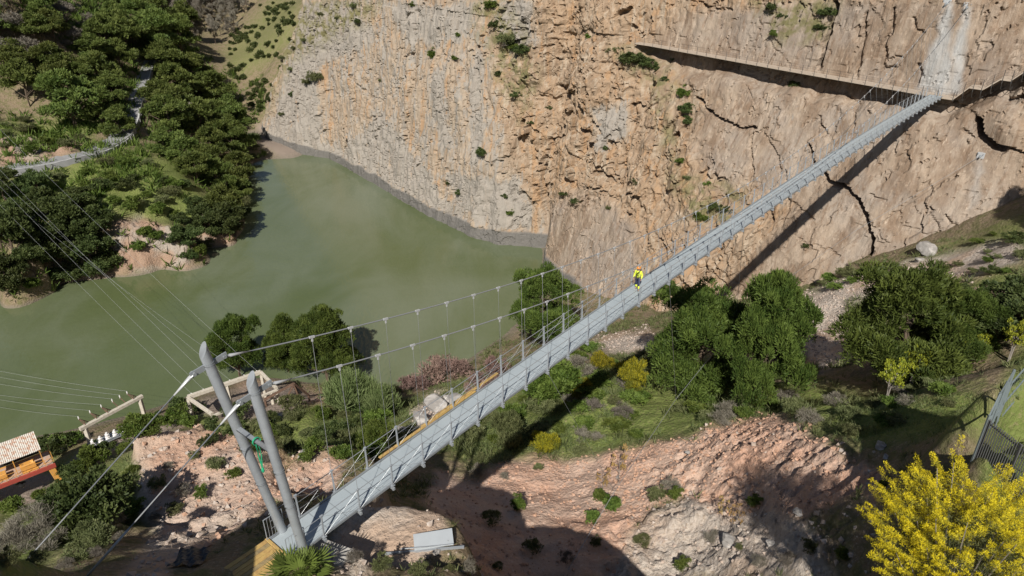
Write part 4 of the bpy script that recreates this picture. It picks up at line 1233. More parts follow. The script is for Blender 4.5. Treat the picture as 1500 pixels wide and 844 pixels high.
# rusty lean-to frame right of the large gantry
q0, q1, q2 = atz(388, 585, 8.4), atz(430, 562, 11.5), atz(452, 579, 7.6)
rs = empty('rusty_frame', [q0[0], q0[1], 7]); tag(rs, 'dark rusty steel lean-to frame beside the large concrete frame', 'steel frame')
dv = np.array([1.6, 2.2, 0.2])
MB().bar(q0, q1, .32, .3).build('rafter', M['rust'], rs); MB().bar(q1, q2, .32, .3).build('rafter', M['rust'], rs)
z0 = ground_z(q1[0], q1[1]); q3 = atz(412, 588, 8.0)
MB().bar(q1 - [0, 0, .2], [q3[0], q3[1], ground_z(q3[0], q3[1]) - .3], .25, .25).build('brace', M['rust'], rs)
MB().bar(q1 - [0, 0, .2], [q1[0] + .6, q1[1] + .5, z0 - .3], .25, .25).build('post', M['rust'], rs)
MB().bar(q2, [q2[0], q2[1], ground_z(q2[0], q2[1]) - .3], .25, .25).build('post', M['rust'], rs)
MB().bar(q0, [q0[0], q0[1], ground_z(q0[0], q0[1]) - .3], .25, .25).build('post', M['rust'], rs)

# orange crane house on legs
M['orange'] = simple('orange_paint', (0.62, 0.30, 0.06), 0.6, 0, 0.15, 3, 0.1, col2=(0.48, 0.26, 0.10))
M['redp'] = simple('red_paint', (0.33, 0.06, 0.045), 0.55, 0, 0.15, 3, 0.1, col2=(0.33, 0.06, 0.04))
M['roofm'] = simple('corrugated_sheet', (0.60, 0.56, 0.50), 0.65, 0.1, 0.1, 1.5, 0.1, col2=(0.47, 0.29, 0.20), lo=.47, hi=.60)
M['tan'] = simple('faded_pink_paint', (0.46, 0.30, 0.22), 0.8, 0, 0.2, 2, 0.2, col2=(0.42, 0.36, 0.30))
M['black'] = simple('black_steel', (0.02, 0.02, 0.022), 0.5, 0.2, 0.2, 4)
k0 = atz(0, 713, 9.6); k1 = atz(79, 682, 9.6); kd = (k1 - k0) / np.linalg.norm(k1 - k0); kr = math.atan2(kd[1], kd[0])
kn = float(np.linalg.norm(k1 - k0))
cr_ = empty('crane_house', [k1[0], k1[1], 9.6], kr); tag(cr_, 'orange and red crane platform on legs with a rusty corrugated roof', 'crane')
# local: x along beam (negative = left), y away from the camera, z up
zg = float(ground_z(k1[0], k1[1])) - 9.6 - 1.2
LL = -12.0
MB().bar((LL, 0, 0), (0.2, 0, 0), .25, .55, (0, 0, 1)).build('front_beam', M['redp'], cr_, local=True)
MB().bar((LL, 3.4, 0), (0.2, 3.4, 0), .25, .55, (0, 0, 1)).build('rear_beam', M['orange'], cr_, local=True)
MB().box((LL / 2, 1.7, .2), (-LL, 3.1, .08)).build('platform', M['tan'], cr_, local=True)
for x in (-.35, -7.3):
    for y in (.3, 3.1):
        MB().bar((x, y, -.3), (x + (.5 if x > -2 else -.3), y, zg), .75 if y < 1 else .5, .6, (0, 1, 0), .03).build('leg', M['orange'], cr_, local=True)
MB().bar((-3.4, .7, .25), (-1.6, .7, .25), .9, .12).build('hatch', M['orange'], cr_, local=True)
mach = MB().box((-2.6, 1.0, .75), (1.7, .8, .95), 0, .05); mach.tube([(-3.3, 1.0, 1.0), (-1.9, 1.0, 1.0)], .42, 12); mach.build('winch', M['orange'], cr_, local=True)
mach = MB().box((-5.6, 1.0, .7), (1.2, .9, .9), 0, .05); mach.box((-6.4, 1.3, .95), (.4, .5, 1.3)); mach.build('motor', M['orange'], cr_, local=True)
mach = MB().box((-8.3, .9, .5), (1.6, 1.2, .5), 0, .04); mach.build('cabinet', M['sheet'], cr_, local=True)
# corrugated roof
rv, rf = [], []
nx_ = 90
for i in range(nx_ + 1):
    x = -7.2 + 6.5 * i / nx_
    w_ = .05 * math.cos(i * math.pi / 1.5)
    rv += [(x, .5, 2.75 + w_), (x, 3.7, 3.75 + w_), (x, 3.7, 3.71 + w_), (x, .5, 2.71 + w_)]
for i in range(nx_):
    for k in range(4): rf.append((i * 4 + k, i * 4 + (k + 1) % 4, i * 4 + 4 + (k + 1) % 4, i * 4 + 4 + k))
mr = MB(); mr.add(rv, rf); mr.build('roof', M['roofm'], cr_, local=True)
for x in (-7.0, -3.9, -.9):
    for y, z in ((.7, 2.75), (3.5, 3.66)): MB().bar((x, y, .2), (x, y, z), .1).build('roof_post', M['orange'], cr_, local=True)
MB().box((-4.0, 3.45, 1.7), (6.0, .06, 2.6)).build('rear_wall', M['black'], cr_, local=True)
rl = MB()
for x in np.arange(-11.8, .2, 1.1): rl.bar((x, -.05, .25), (x, -.05, 1.3), .05)
for z in (.8, 1.3): rl.bar((-11.8, -.05, z), (.1, -.05, z), .045)
for y in np.arange(.5, 3.4, .9): rl.bar((.15, y, .25), (.15, y, 1.3), .05)
for z in (.8, 1.3): rl.bar((.15, -.05, z), (.15, 3.4, z), .045)
rl.build('railing', M['orange'], cr_, local=True)
hk = MB().box((-4.0, .9, -.75), (1.4, .5, .35)); hk.build('trolley', M['sheet'], cr_, local=True)
hk = MB().tube([(-4.3, .9, -.95), (-3.9, .9, -1.5), (-4.0, .9, -2.0)], [.45, .5, .2], 10); hk.build('hoist_block', M['black'], cr_, local=True)
# rack of white insulators and rail trolley on the yard
r0 = hit(160, 648)[0]; rk = empty('insulator_rack', r0, kr + .1); tag(rk, 'low rack of white insulators on the yard beside the small portal', 'rack')
MB().box((0, 0, .5), (5.0, 1.6, .15)).build('table', M['galv_dark'], rk, local=True)
lg = MB()
for x in (-2.3, 2.3): lg.bar((x, -.6, 0), (x, -.6, .5), .12); lg.bar((x, .6, 0), (x, .6, .5), .12)
lg.bar((-2.4, -.85, .9), (2.4, -.85, .9), .1); lg.bar((-2.4, -.85, 0), (-2.4, -.85, .9), .1); lg.bar((2.4, -.85, 0), (2.4, -.85, .9), .1)
lg.build('stand', M['galv'], rk, local=True)
rr = random.Random(4)
for x in (-2.0, -1.0, 0, 1.0, 2.0):
    y = rr.uniform(-.3, .4); m_ = MB(); m_.tube([(x, y, .58), (x, y, .9), (x, y, .92), (x, y, 1.3), (x, y, 1.32), (x, y, 1.6)], [.36, .36, .22, .3, .2, .14], 10); m_.build('insulator', M['insul'], rk, local=True)
# ================================================================ FENCE ON THE NEAR RIGHT TERRACE
M['fence'] = simple('grey_green_steel', (0.22, 0.26, 0.27), 0.5, 0.35, 0.12, 4)
M['bars'] = simple('dark_bar_steel', (0.13, 0.13, 0.13), 0.5, 0.3, 0.2, 6)
fpx = [(1536, 530), (1470, 590), (1462, 604), (1452, 622), (1441, 640), (1430, 660)]
fp = [atz(u, v, 53.8) for u, v in fpx]
for p in fp: p[2] = ground_z(p[0], p[1]) - .1 if abs(ground_z(p[0], p[1]) - 53.8) < 1.5 else 53.6
fe = empty('steel_fence', fp[1]); tag(fe, 'grey steel rail fence along the edge of the grassy terrace', 'fence')
for p in fp: MB().bar(p, p + [0, 0, 2.6], .09, .09, (1, 0, 0)).build('post', M['fence'], fe)
for z in (.25, 1.4, 2.55):
    m_ = MB()
    for a, b in zip(fp[:-1], fp[1:]): m_.bar(a + [0, 0, z], b + [0, 0, z], .055, .07, (0, 0, 1))
    m_.build('rail', M['fence'], fe)
m_ = MB()
for a, b in zip(fp[:-1], fp[1:]):
    n_ = max(2, int(np.linalg.norm(b - a) / .3))
    for i in range(1, n_): c = a + (b - a) * i / n_; m_.tube([c + [0, 0, .25], c + [0, 0, 2.55]], .006, 3, False)
m_.build('wire_mesh', M['fence'], fe)
g0, g1 = fp[-1], atz(1476, 702, 53.8); g1[2] = g0[2] + .1
bf = empty('bar_fence', g0); tag(bf, 'dark vertical bar fence panel turning the corner behind the yellow bush', 'fence')
g2 = g1 + (g1 - g0) * .6
for p in (g0 + [0.05, -.05, 0], g1, g2): MB().bar(p, p + [0, 0, 2.4], .08, .08, (1, 0, 0)).build('post', M['bars'], bf)
for z in (.3, 2.2): MB().bar(g0 + [0.05, -.05, z], g2 + [0, 0, z], .05, .06, (0, 0, 1)).build('rail', M['bars'], bf)
m_ = MB(); n_ = 26
for i in range(n_): c = g0 + (g2 - g0) * (i + .5) / n_; m_.bar(c + [0, 0, .1], c + [0, 0, 2.4], .03, .05, (1, 0, 0))
m_.build('bars', M['bars'], bf)

# ================================================================ THE WORKER ON THE BRIDGE
M['skin'] = simple('skin', (0.45, 0.27, 0.19), 0.6, 0, 0.05, 8)
M['hivis'] = simple('fluorescent_yellow_cloth', (0.70, 0.82, 0.06), 0.8, 0, 0.08, 12)
M['navy'] = simple('navy_cloth', (0.022, 0.026, 0.07), 0.85, 0, 0.2, 10)
M['helmet'] = simple('orange_helmet', (0.75, 0.27, 0.02), 0.35, 0, 0.03, 4)
M['hair'] = simple('dark_hair', (0.03, 0.02, 0.015), 0.8, 0, 0.2, 20)
M['boot'] = simple('boot_leather', (0.05, 0.035, 0.025), 0.7, 0, 0.2, 10)
M['eye'] = simple('eye', (0.05, 0.04, 0.035), 0.3, 0, 0, 4)


def skin_mesh(name, chains, mat, parent, sub=2):
    """one continuous surface grown over joints: chains of (point, radius); chains starting at an existing point join it"""
    pts, rad, ed = [], [], []
    def idx(p, r):
        for i, q in enumerate(pts):
            if (Vector(q) - Vector(p)).length < 1e-4: return i
        pts.append(tuple(p)); rad.append(r); return len(pts) - 1
    for ch in chains:
        k = [idx(p, r) for p, r in ch]
        ed += [(a, b) for a, b in zip(k[:-1], k[1:])]
    me = bpy.data.meshes.new(name); me.from_pydata(pts, ed, []); me.update()
    o = bpy.data.objects.new(name, me); COL.objects.link(o)
    sk = o.modifiers.new('skin', 'SKIN'); sk.use_smooth_shade = True
    for i, d in enumerate(me.skin_vertices[0].data):
        rr_ = rad[i]; d.radius = rr_ if isinstance(rr_, tuple) else (rr_, rr_); d.use_root = (i == 0)
    sb = o.modifiers.new('sub', 'SUBSURF'); sb.levels = sub; sb.render_levels = sub
    dg = bpy.context.evaluated_depsgraph_get(); dg.update()
    m2 = bpy.data.meshes.new_from_object(o.evaluated_get(dg)); m2.name = name
    bpy.data.objects.remove(o); m2.materials.clear(); m2.materials.append(mat)
    o2 = bpy.data.objects.new(name, m2); link(o2, parent); return o2


# body frame: x = his left, -y = forward, z up
pel, bel, che, nek, hd0, hd1 = (0, .0, .96), (0, -.01, 1.14), (0, 0, 1.36), (0, .0, 1.50), (0, -.02, 1.58), (0, -.025, 1.70)
shl, shr = (.19, 0, 1.43), (-.19, 0, 1.43)
ell, elr = (.27, .03, 1.16), (-.27, .05, 1.17)
wrl, wrr = (.25, -.10, .94), (-.29, -.08, .93)
hal, har = (.10, .0, .92), (-.10, .0, .92)
knl, knr = (.13, -.16, .52), (-.11, .02, .50)
anl, anr = (.14, -.10, .10), (-.12, .16, .12)
tol, tor = (.15, -.26, .04), (-.13, .02, .04)


def lerp(a, b, f):
    return tuple(a[i] + (b[i] - a[i]) * f for i in range(3))


chains = [[(pel, .12), (bel, .115), (che, .125), (nek, .058), (hd0, .075), (hd1, .088)],
          [(che, .125), (shl, .062), (lerp(shl, ell, .5), .05), (ell, .042), (lerp(ell, wrl, .5), .038), (wrl, .027)],
          [(che, .125), (shr, .062), (lerp(shr, elr, .5), .05), (elr, .042), (lerp(elr, wrr, .5), .038), (wrr, .027)],
          [(pel, .12), (hal, .09), (lerp(hal, knl, .5), .078), (knl, .055), (lerp(knl, anl, .4), .056), (anl, .036), (tol, .034)],
          [(pel, .12), (har, .09), (lerp(har, knr, .5), .078), (knr, .055), (lerp(knr, anr, .4), .056), (anr, .036), (tor, .034)]]
for wr, sgn in ((wrl, 1), (wrr, -1)):
    pm = (wr[0], wr[1] - .03, wr[2] - .07); chains.append([(wr, .027), (pm, .030)])
    for k, (off, ln) in enumerate(((-.03, .068), (-.01, .078), (.01, .074), (.03, .058))):
        b = (pm[0], pm[1] + off, pm[2] - .02); c = (b[0] - sgn * .008, b[1] - .004, b[2] - ln * .55); e = (c[0] - sgn * .022, c[1] - .004, c[2] - ln * .4)
        chains.append([(pm, .030), (b, .0095), (c, .0088), (e, .0075)])
    th = (pm[0] - sgn * .012, pm[1] - .034, pm[2] + .02); chains.append([(pm, .030), (th, .011), (th[0] - sgn * .01, th[1] - .022, th[2] - .035, )and((th[0] - sgn * .01, th[1] - .022, th[2] - .035), .0085)])
per_loc = BW(29.2, .22, camber(29.2) + .005)
pn = empty('person', per_loc, BROT - math.pi / 2 + .25); tag(pn, 'worker in a fluorescent yellow jacket and orange helmet walking on the bridge', 'person')
body = skin_mesh('body', chains, M['skin'], pn, 1)


def grow(ch, add):
    return [[(p, r + add) for p, r in c] for c in ch]


bx = (che[0], che[1], che[2] - .02)
skin_mesh('jacket', [[((0, 0, .88), .17), (bel, .165), (che, .165), ((0, .005, 1.47), .10)],
                     [(che, .165), (shl, .088), (lerp(shl, ell, .5), .075), (ell, .066), (lerp(ell, wrl, .6), .058), (lerp(ell, wrl, .95), .05)],
                     [(che, .165), (shr, .088), (lerp(shr, elr, .5), .075), (elr, .066), (lerp(elr, wrr, .6), .058), (lerp(elr, wrr, .95), .05)]], M['hivis'], pn)
skin_mesh('trousers', [[((0, 0, .98), .145), (pel, .145)], [(pel, .145), (hal, .112), (lerp(hal, knl, .5), .098), (knl, .078), (lerp(knl, anl, .35), .075)],
                       [(pel, .145), (har, .112), (lerp(har, knr, .5), .098), (knr, .078), (lerp(knr, anr, .35), .075)]], M['navy'], pn)
for kn, an in ((knl, anl), (knr, anr)):
    skin_mesh('gaiter', [[(lerp(kn, an, .28), .086), (lerp(kn, an, .6), .082), (lerp(kn, an, .92), .07)]], M['hivis'], pn)
for an, to in ((anl, tol), (anr, tor)):
    skin_mesh('boot', [[((an[0], an[1] + .01, an[2] + .05), .055), ((an[0], an[1] + .02, .05), .052), (lerp((an[0], an[1], .05), to, .6), .052), (to, .045)]], M['boot'], pn)
hm = MB(); n_ = 14
for i in range(6):
    a = i / 5 * math.pi / 2
    for k in range(n_): b = 2 * math.pi * k / n_; hm.v.append((.125 * math.cos(a) * math.cos(b), -.03 + .15 * math.cos(a) * math.sin(b), 1.73 + .13 * math.sin(a)))
for i in range(5):
    for k in range(n_): hm.f.append((i * n_ + k, i * n_ + (k + 1) % n_, (i + 1) * n_ + (k + 1) % n_, (i + 1) * n_ + k))
hm.bar((-.08, -.17, 1.725), (.08, -.17, 1.725), .09, .014, (0, 0, 1)); hm.box((0, -.03, 1.72), (.262, .31, .03), 0, .02)
hm.build('helmet', M['helmet'], pn, True, local=True)
for sx in (-.034, .034): MB().ball((sx, -.106, 1.655), (.014, .01, .010)).build('eye', M['eye'], pn, True, local=True)
MB().tube([(0, -.108, 1.66), (0, -.132, 1.622), (0, -.108, 1.608)], [.010, .016, .010], 6).build('nose', M['skin'], pn, True, local=True)
MB().bar((-.026, -.103, 1.578), (.026, -.103, 1.578), .012, .010).build('mouth', simple('lips', (0.30, 0.13, 0.10), .6), pn, local=True)
for sx in (-1, 1): MB().ball((sx * .090, -.015, 1.64), (.012, .022, .032)).build('ear', M['skin'], pn, True, local=True)
MB().ball((0, .005, 1.665), (.094, .098, .075), 10, 6).build('hair', M['hair'], pn, True, local=True)
hs = MB()
for sx in (-1, 1):
    hs.tube([(sx * .10, .10, 1.50), (sx * .115, .0, 1.53), (sx * .105, -.155, 1.42), (sx * .06, -.175, 1.22), (sx * .10, -.168, 1.02)], .022, 6); hs.tube([(sx * .10, -.168, 1.02), (sx * .18, 0, .95), (sx * .1, .17, .96)], .024, 6)
    hs.tube([(sx * .17, -.06, .82), (sx * .03, -.14, .80), (sx * .05, .10, .80), (sx * .17, .04, .82), (sx * .17, -.06, .82)], .02, 6)
hs.tube([(-.17, 0, 1.03), (-.1, -.165, 1.02), (.1, -.165, 1.02), (.17, 0, 1.03), (.1, .165, 1.03), (-.1, .165, 1.03), (-.17, 0, 1.03)], .026, 6)
hs.build('harness', M['black'], pn, True, local=True)
# ================================================================ VEGETATION
M['bark'] = simple('bark', (0.11, 0.08, 0.055), 0.95, 0, 0.3, 5, 0.5)
M['twig'] = simple('grey_twigs', (0.25, 0.22, 0.19), 0.9, 0, 0.2, 5)
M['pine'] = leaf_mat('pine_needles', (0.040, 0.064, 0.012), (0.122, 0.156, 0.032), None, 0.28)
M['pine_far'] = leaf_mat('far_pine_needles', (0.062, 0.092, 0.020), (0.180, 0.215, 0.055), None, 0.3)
M['dark'] = leaf_mat('dark_leaves', (0.036, 0.056, 0.016), (0.105, 0.13, 0.04), None, 0.25)
M['green'] = leaf_mat('green_leaves', (0.055, 0.09, 0.014), (0.155, 0.20, 0.042), None, 0.3)
M['olive'] = leaf_mat('olive_leaves', (0.075, 0.090, 0.032), (0.185, 0.195, 0.085), None, 0.25)
M['reed'] = leaf_mat('reed_leaves', (0.095, 0.13, 0.04), (0.22, 0.255, 0.11), None, 0.3)
M['dry'] = leaf_mat('dry_twigs', (0.12, 0.105, 0.08), (0.25, 0.225, 0.185), None, 0.15)
M['pinkd'] = leaf_mat('pinkish_dry_leaves', (0.17, 0.115, 0.095), (0.33, 0.22, 0.185), None, 0.2)
M['gorse'] = leaf_mat('gorse', (0.075, 0.10, 0.02), (0.16, 0.17, 0.03), (0.40, 0.35, 0.02), 0.25)
M['mimosa'] = leaf_mat('yellow_blossom', (0.11, 0.13, 0.035), (0.26, 0.26, 0.05), (0.78, 0.64, 0.025), 0.3)
M['fennel'] = leaf_mat('fennel_heads', (0.12, 0.17, 0.03), (0.30, 0.34, 0.05), (0.42, 0.42, 0.04), 0.3)
M['rockm'] = simple('boulder_rock', (0.27, 0.25, 0.23), 0.92, 0, 0.3, 2.5, 0.8, col2=(0.43, 0.40, 0.37))
M['stone'] = simple('rubble_stone', (0.38, 0.30, 0.245), 0.95, 0, 0.25, 0.9, 0.3, col2=(0.48, 0.42, 0.37))
M['redstone'] = simple('red_clod', (0.43, 0.26, 0.175), 0.95, 0, 0.25, 0.5, 0.3, col2=(0.50, 0.33, 0.24))


def unit(v):
    return v / (np.linalg.norm(v, axis=-1, keepdims=True) + 1e-9)


def leaf_cloud(cen, rad, per, l, w, up=0.5, seed=0, outward=1.0, tipf=None, fill=0.5):
    """many small leaf faces in clumps: returns verts, faces, tint, tip"""
    g = np.random.default_rng(seed)
    n = len(cen); c = np.repeat(cen, per, 0); r = np.repeat(rad, per, 0)
    if r.ndim == 1: r = np.stack([r, r, r * 0.8], 1)
    d = unit(g.normal(size=(n * per, 3))); d[:, 2] = np.where(d[:, 2] < -0.35, -d[:, 2], d[:, 2])
    rr = g.uniform(fill, 1.0, (n * per, 1)) ** 0.6
    p = c + d * r * rr
    a = unit(d * outward + np.array([0, 0, up]) + g.normal(size=d.shape) * 0.55)
    s = unit(np.cross(a, g.normal(size=d.shape)))
    ll = l * g.uniform(0.6, 1.3, (n * per, 1)); ww = w * g.uniform(0.7, 1.3, (n * per, 1))
    v = np.stack([p - s * ww * .7, p + s * ww * .7, p + a * ll + s * ww * .45, p + a * ll - s * ww * .45], 1).reshape(-1, 3)
    f = np.arange(len(v)).reshape(-1, 4)
    tint = np.clip(np.repeat(g.uniform(0, 0.75, n), per) + g.uniform(-0.15, 0.35, n * per), 0, 1)
    tip = np.zeros(n * per) if tipf is None else tipf(p, g)
    return v, f, np.repeat(tint, 4), np.repeat(tip, 4)


def lobes_pine(seed, n, low=False):
    g = np.random.default_rng(seed)
    L = [((0, 0, .62), (.30, .30, .30)), ((g.uniform(-.08, .08), g.uniform(-.08, .08), .80), (.22, .22, .18))]
    k = 6 + seed % 3 + (5 if low else 0)
    for i in range(k):
        a = 2 * math.pi * (i + g.uniform(-.3, .3)) / k; z = g.uniform(*(.18, .74) if low else (.30, .74)); q = g.uniform(.20, .34) * (1.15 - .5 * abs(z - .5))
        r = g.uniform(.13, .21); L.append(((q * math.cos(a), q * math.sin(a), z), (r, r, r * .8)))
    C, R = [], []
    for i in range(n):
        c, r = L[0] if i % 6 == 0 else L[g.integers(1, len(L))]
        d = unit(g.normal(size=3))
        if d[2] < -.3: d[2] *= -1
        C.append(np.array(c) + d * np.array(r) * g.uniform(.55, 1.0)); R.append(g.uniform(.055, .105))
    return np.array(C), np.array(R), L


def protos_tree(kind, seed, n, per, l, w, mat):
    C, R, L = lobes_pine(seed, n, seed in (1, 2, 3, 14))
    C[:, 2] = C[:, 2] * 1.0
    v, f, ti, tp = leaf_cloud(C, R, per, l, w, up=0.55, seed=seed)
    me_o = mesh_np('crown', v, f, mat, None, attrs={'tint': ti, 'tip': tp})
    g = random.Random(seed); tb = MB()
    pts = [(0, 0, -.12), (g.uniform(-.015, .015), g.uniform(-.015, .015), .22), (g.uniform(-.03, .03), g.uniform(-.03, .03), .5), (0, 0, .82)]
    tb.tube(pts, [.030, .024, .017, .006], 7)
    for c, r in L[2:]:
        z = max(.16, c[2] - .25); tb.tube([(0, 0, z), (c[0] * .55, c[1] * .55, (z + c[2]) / 2 + .02), c], [.012, .009, .004], 5)
    tr = tb.build('trunk', M['bark'])
    return me_o, tr


def make_proto(name, crown_o, trunk_o):
    r = bpy.data.objects.new(name, None); r.empty_display_size = .3; COL.objects.link(r)
    for o in (crown_o, trunk_o):
        o.parent = r
    return r


def bush_proto(seed, n, per, l, w, mat, up=0.4, flat=0.75, r0=.10, r1=.2, tipf=None, name='shrub'):
    g = np.random.default_rng(seed); C, R = [], []
    nl = 5; lob = [(g.uniform(-.25, .25), g.uniform(-.25, .25), g.uniform(.25, .5), g.uniform(.22, .36)) for _ in range(nl)]
    for i in range(n):
        x, y, z, r = lob[i % nl]; d = unit(g.normal(size=3)); d[2] = abs(d[2]) * g.choice([1, 1, 1, -.5])
        p = np.array([x, y, z]) + d * r * g.uniform(.6, 1.0) * np.array([1, 1, .85]); p[2] = max(p[2], .04)
        C.append(p); R.append(g.uniform(r0, r1) * .6)
    v, f, ti, tp = leaf_cloud(np.array(C), np.array(R), per, l, w, up=up, seed=seed + 1, tipf=tipf)
    v[:, 2] = np.maximum(v[:, 2], -.05)
    return mesh_np(name, v, f, mat, None, attrs={'tint': ti, 'tip': tp})


PN = [make_proto('pine_tree', *protos_tree('pine', s, 260, 210, .032, .0058, M['pine'])) for s in (1, 2, 3)]
PF = [make_proto('pine_tree', *protos_tree('pine', s, 100, 80, .055, .0135, M['pine_far'])) for s in (4, 5, 6, 7)]
BF = [make_proto('bare_tree', *protos_tree('bare', s, 60, 40, .075, .010, M['dry'])) for s in (8, 9)]
DF = [make_proto('broadleaf_tree', *protos_tree('oak', s, 100, 70, .055, .018, M['dark'])) for s in (10, 11)]
PF_GR = [make_proto('poplar_tree', *protos_tree('pop', s, 45, 36, .09, .012, M['dry'])) for s in (12, 13)]
DN = [make_proto('broadleaf_tree', *protos_tree('oak', s, 150, 120, .042, .012, M['dark'])) for s in (14,)]
goldtip = lambda p, g: np.where(p[:, 2] > .38, g.uniform(.0, 1, len(p)), g.uniform(0, .25, len(p)))
BUSH = {'green': [bush_proto(s, 40, 50, .085, .026, M['green']) for s in (21, 22, 23)],
        'dark': [bush_proto(s, 46, 54, .07, .026, M['dark']) for s in (24, 25)],
        'olive': [bush_proto(s, 40, 46, .085, .016, M['olive'], up=.7) for s in (26, 27)],
        'reed': [bush_proto(s, 40, 50, .20, .012, M['reed'], up=1.6) for s in (28, 29)],
        'dry': [bush_proto(s, 36, 46, .13, .007, M['dry'], up=.9) for s in (30, 31)],
        'pink': [bush_proto(s, 40, 46, .09, .014, M['pinkd'], up=.7) for s in (32, 33)],
        'gorse': [bush_proto(s, 44, 50, .09, .016, M['gorse'], up=.9, tipf=goldtip) for s in (34, 35)]}
BIG = {'dark': bush_proto(36, 120, 90, .045, .016, M['dark']), 'green': bush_proto(37, 120, 90, .05, .016, M['green']), 'reed': bush_proto(38, 90, 80, .16, .008, M['reed'], up=1.7),
       'gorse': bush_proto(39, 100, 80, .06, .011, M['gorse'], up=.9, tipf=goldtip), 'olive': bush_proto(40, 100, 80, .055, .010, M['olive'], up=.7), 'dry': bush_proto(41, 90, 80, .09, .004, M['dry'], up=.9)}
for d_ in BUSH.values():
    for o in d_: COL.objects.unlink(o)
for o in BIG.values(): COL.objects.unlink(o)
PROTO_ROOTS = PN + PF + BF + DF + PF_GR + DN
PLACED = []


def grow_at(kind, proto, u, v, wpx, hpx, cat, sink=.15, point=None, rz=None):
    """plant standing where the photo shows its foot at (u, v)"""
    if point is None:
        p, s = hit(u, v)
    else:
        p = np.asarray(point, float); s = project(p[None])[2][0]
    wm = wpx * s / F; el = math.atan2(75 - p[2], math.hypot(p[0], p[1])); hm_ = hpx * s / F / math.cos(min(el, math.radians(52))) * .93
    rz = random.uniform(0, 6.28) if rz is None else rz
    if proto.type == 'EMPTY':
        o = copy_tree(proto)
    else:
        o = proto.copy(); COL.objects.link(o)
    setloc(o, (p[0], p[1], p[2] - sink * min(1.5, hm_ * .12)), rz, (wm, wm * random.uniform(.9, 1.1), hm_))
    o['category'] = cat
    PLACED.append((o, u, v, wpx)); return o


def fill(poly, step, seed, avoid=None, jit=.42):
    g = random.Random(seed); xs = [p[0] for p in poly]; ys = [p[1] for p in poly]; out = []
    y = min(ys); k = 0
    while y <= max(ys):
        x = min(xs) + (k % 2) * step * .5
        while x <= max(xs):
            a, b = x + g.uniform(-jit, jit) * step, y + g.uniform(-jit, jit) * step * .8
            if in_poly(np.array([a]), np.array([b]), poly)[0] and not (avoid and avoid(a, b)): out.append((a, b))
            x += step
        y += step * .72; k += 1
    return out


def ranks(items, what, place, cat, group, rowh=None):
    """labels that lead to one plant: its row from the top, then its place from the left in that row"""
    items = sorted(items, key=lambda t: t[2]); n = len(items)
    rows = max(1, math.ceil(n / 14)); per = math.ceil(n / rows)
    rn = ['topmost', 'second highest', 'third highest', 'fourth highest', 'fifth highest', 'sixth highest', 'seventh highest', 'eighth highest', 'ninth highest', 'tenth highest']
    for r in range(rows):
        row = sorted(items[r * per:(r + 1) * per], key=lambda t: t[1])
        for k, (o, u, v, w) in enumerate(row):
            pos = ORD[k] + ' from left' if k < len(row) - 1 else 'rightmost'
            o['label'] = ('%s %s, %s in %s row' % (what, place, pos, rn[r])) if rows > 1 else '%s %s, %s of them' % (what, place, pos)
            o['category'] = cat; o['group'] = group


rg = random.Random(5)
near_road = lambda u, v: line_dist(np.array([u]), np.array([v]), [(-60, 266), (0, 258), (60, 246), (110, 236), (150, 222), (176, 207)])[0] < 19 or line_dist(np.array([u]), np.array([v - 14]), [(176, 207), (188, 175), (198, 150), (206, 112)])[0] < 15
# --- pines of the hillside across the river
its = []
def T(lst, protos, cat, ht=1.0):
    out = []
    for i, (u, v, w) in enumerate(lst):
        grow_at(cat, protos[rg.randrange(len(protos))], u, v, w, w * ht * rg.uniform(.88, 1.1), cat); out.append(PLACED[-1])
    return out
hand = [(45, 158, 72), (112, 190, 88), (150, 182, 60), (178, 201, 54), (240, 178, 60), (252, 200, 66), (300, 205, 76), (340, 200, 64), (262, 160, 66), (312, 165, 70), (285, 130, 62), (245, 120, 70), (235, 88, 70), (205, 76, 56),
        (345, 235, 62), (315, 245, 60), (270, 245, 60), (244, 232, 46), (352, 270, 58), (322, 285, 54), (290, 270, 56), (352, 300, 44), (170, 155, 56), (140, 130, 60), (85, 120, 62), (30, 110, 60), (330, 330, 60), (345, 190, 40)]
pines = T(hand, PF, 'pine tree', 0.95)
poly = [(-30, 20), (250, 20), (290, 60), (250, 110), (215, 100), (190, 110), (175, 150), (120, 135), (60, 120), (-30, 105)]
pts2 = [p for p in fill(poly, 36, 3, near_road)]
nb = [(25, 62), (45, 100), (100, 42), (58, 110), (142, 60), (20, 25), (110, 75), (290, 182), (8, 100)]
pines += T([(u, v, rg.uniform(44, 62)) for u, v in pts2 if min(math.hypot(u - a, v - b) for a, b in nb) > 20], PF, 'pine tree')
pines += T([(u, v, rg.uniform(30, 44)) for u, v in fill([(-20, -6), (215, -6), (260, 20), (-20, 20)], 28, 4)], PF, 'pine tree')
ranks(pines, 'dark pine', 'on the far wooded hillside', 'pine tree', 'pines on the wooded hillside')
bare = T([(u, v, rg.uniform(40, 54)) for u, v in nb], BF, 'bare tree', 0.9)
ranks(bare, 'leafless grey tree', 'among the hillside pines', 'bare tree', 'bare trees among the hillside pines')
pop = T([(u, v, rg.uniform(13, 20)) for u, v in fill([(225, 4), (375, 2), (345, 50), (318, 70), (280, 60)], 15, 6)], PF_GR, 'poplar', 2.2)
ranks(pop, 'slim grey poplar', 'in the far grove', 'poplar', 'slim poplars in the far grove')
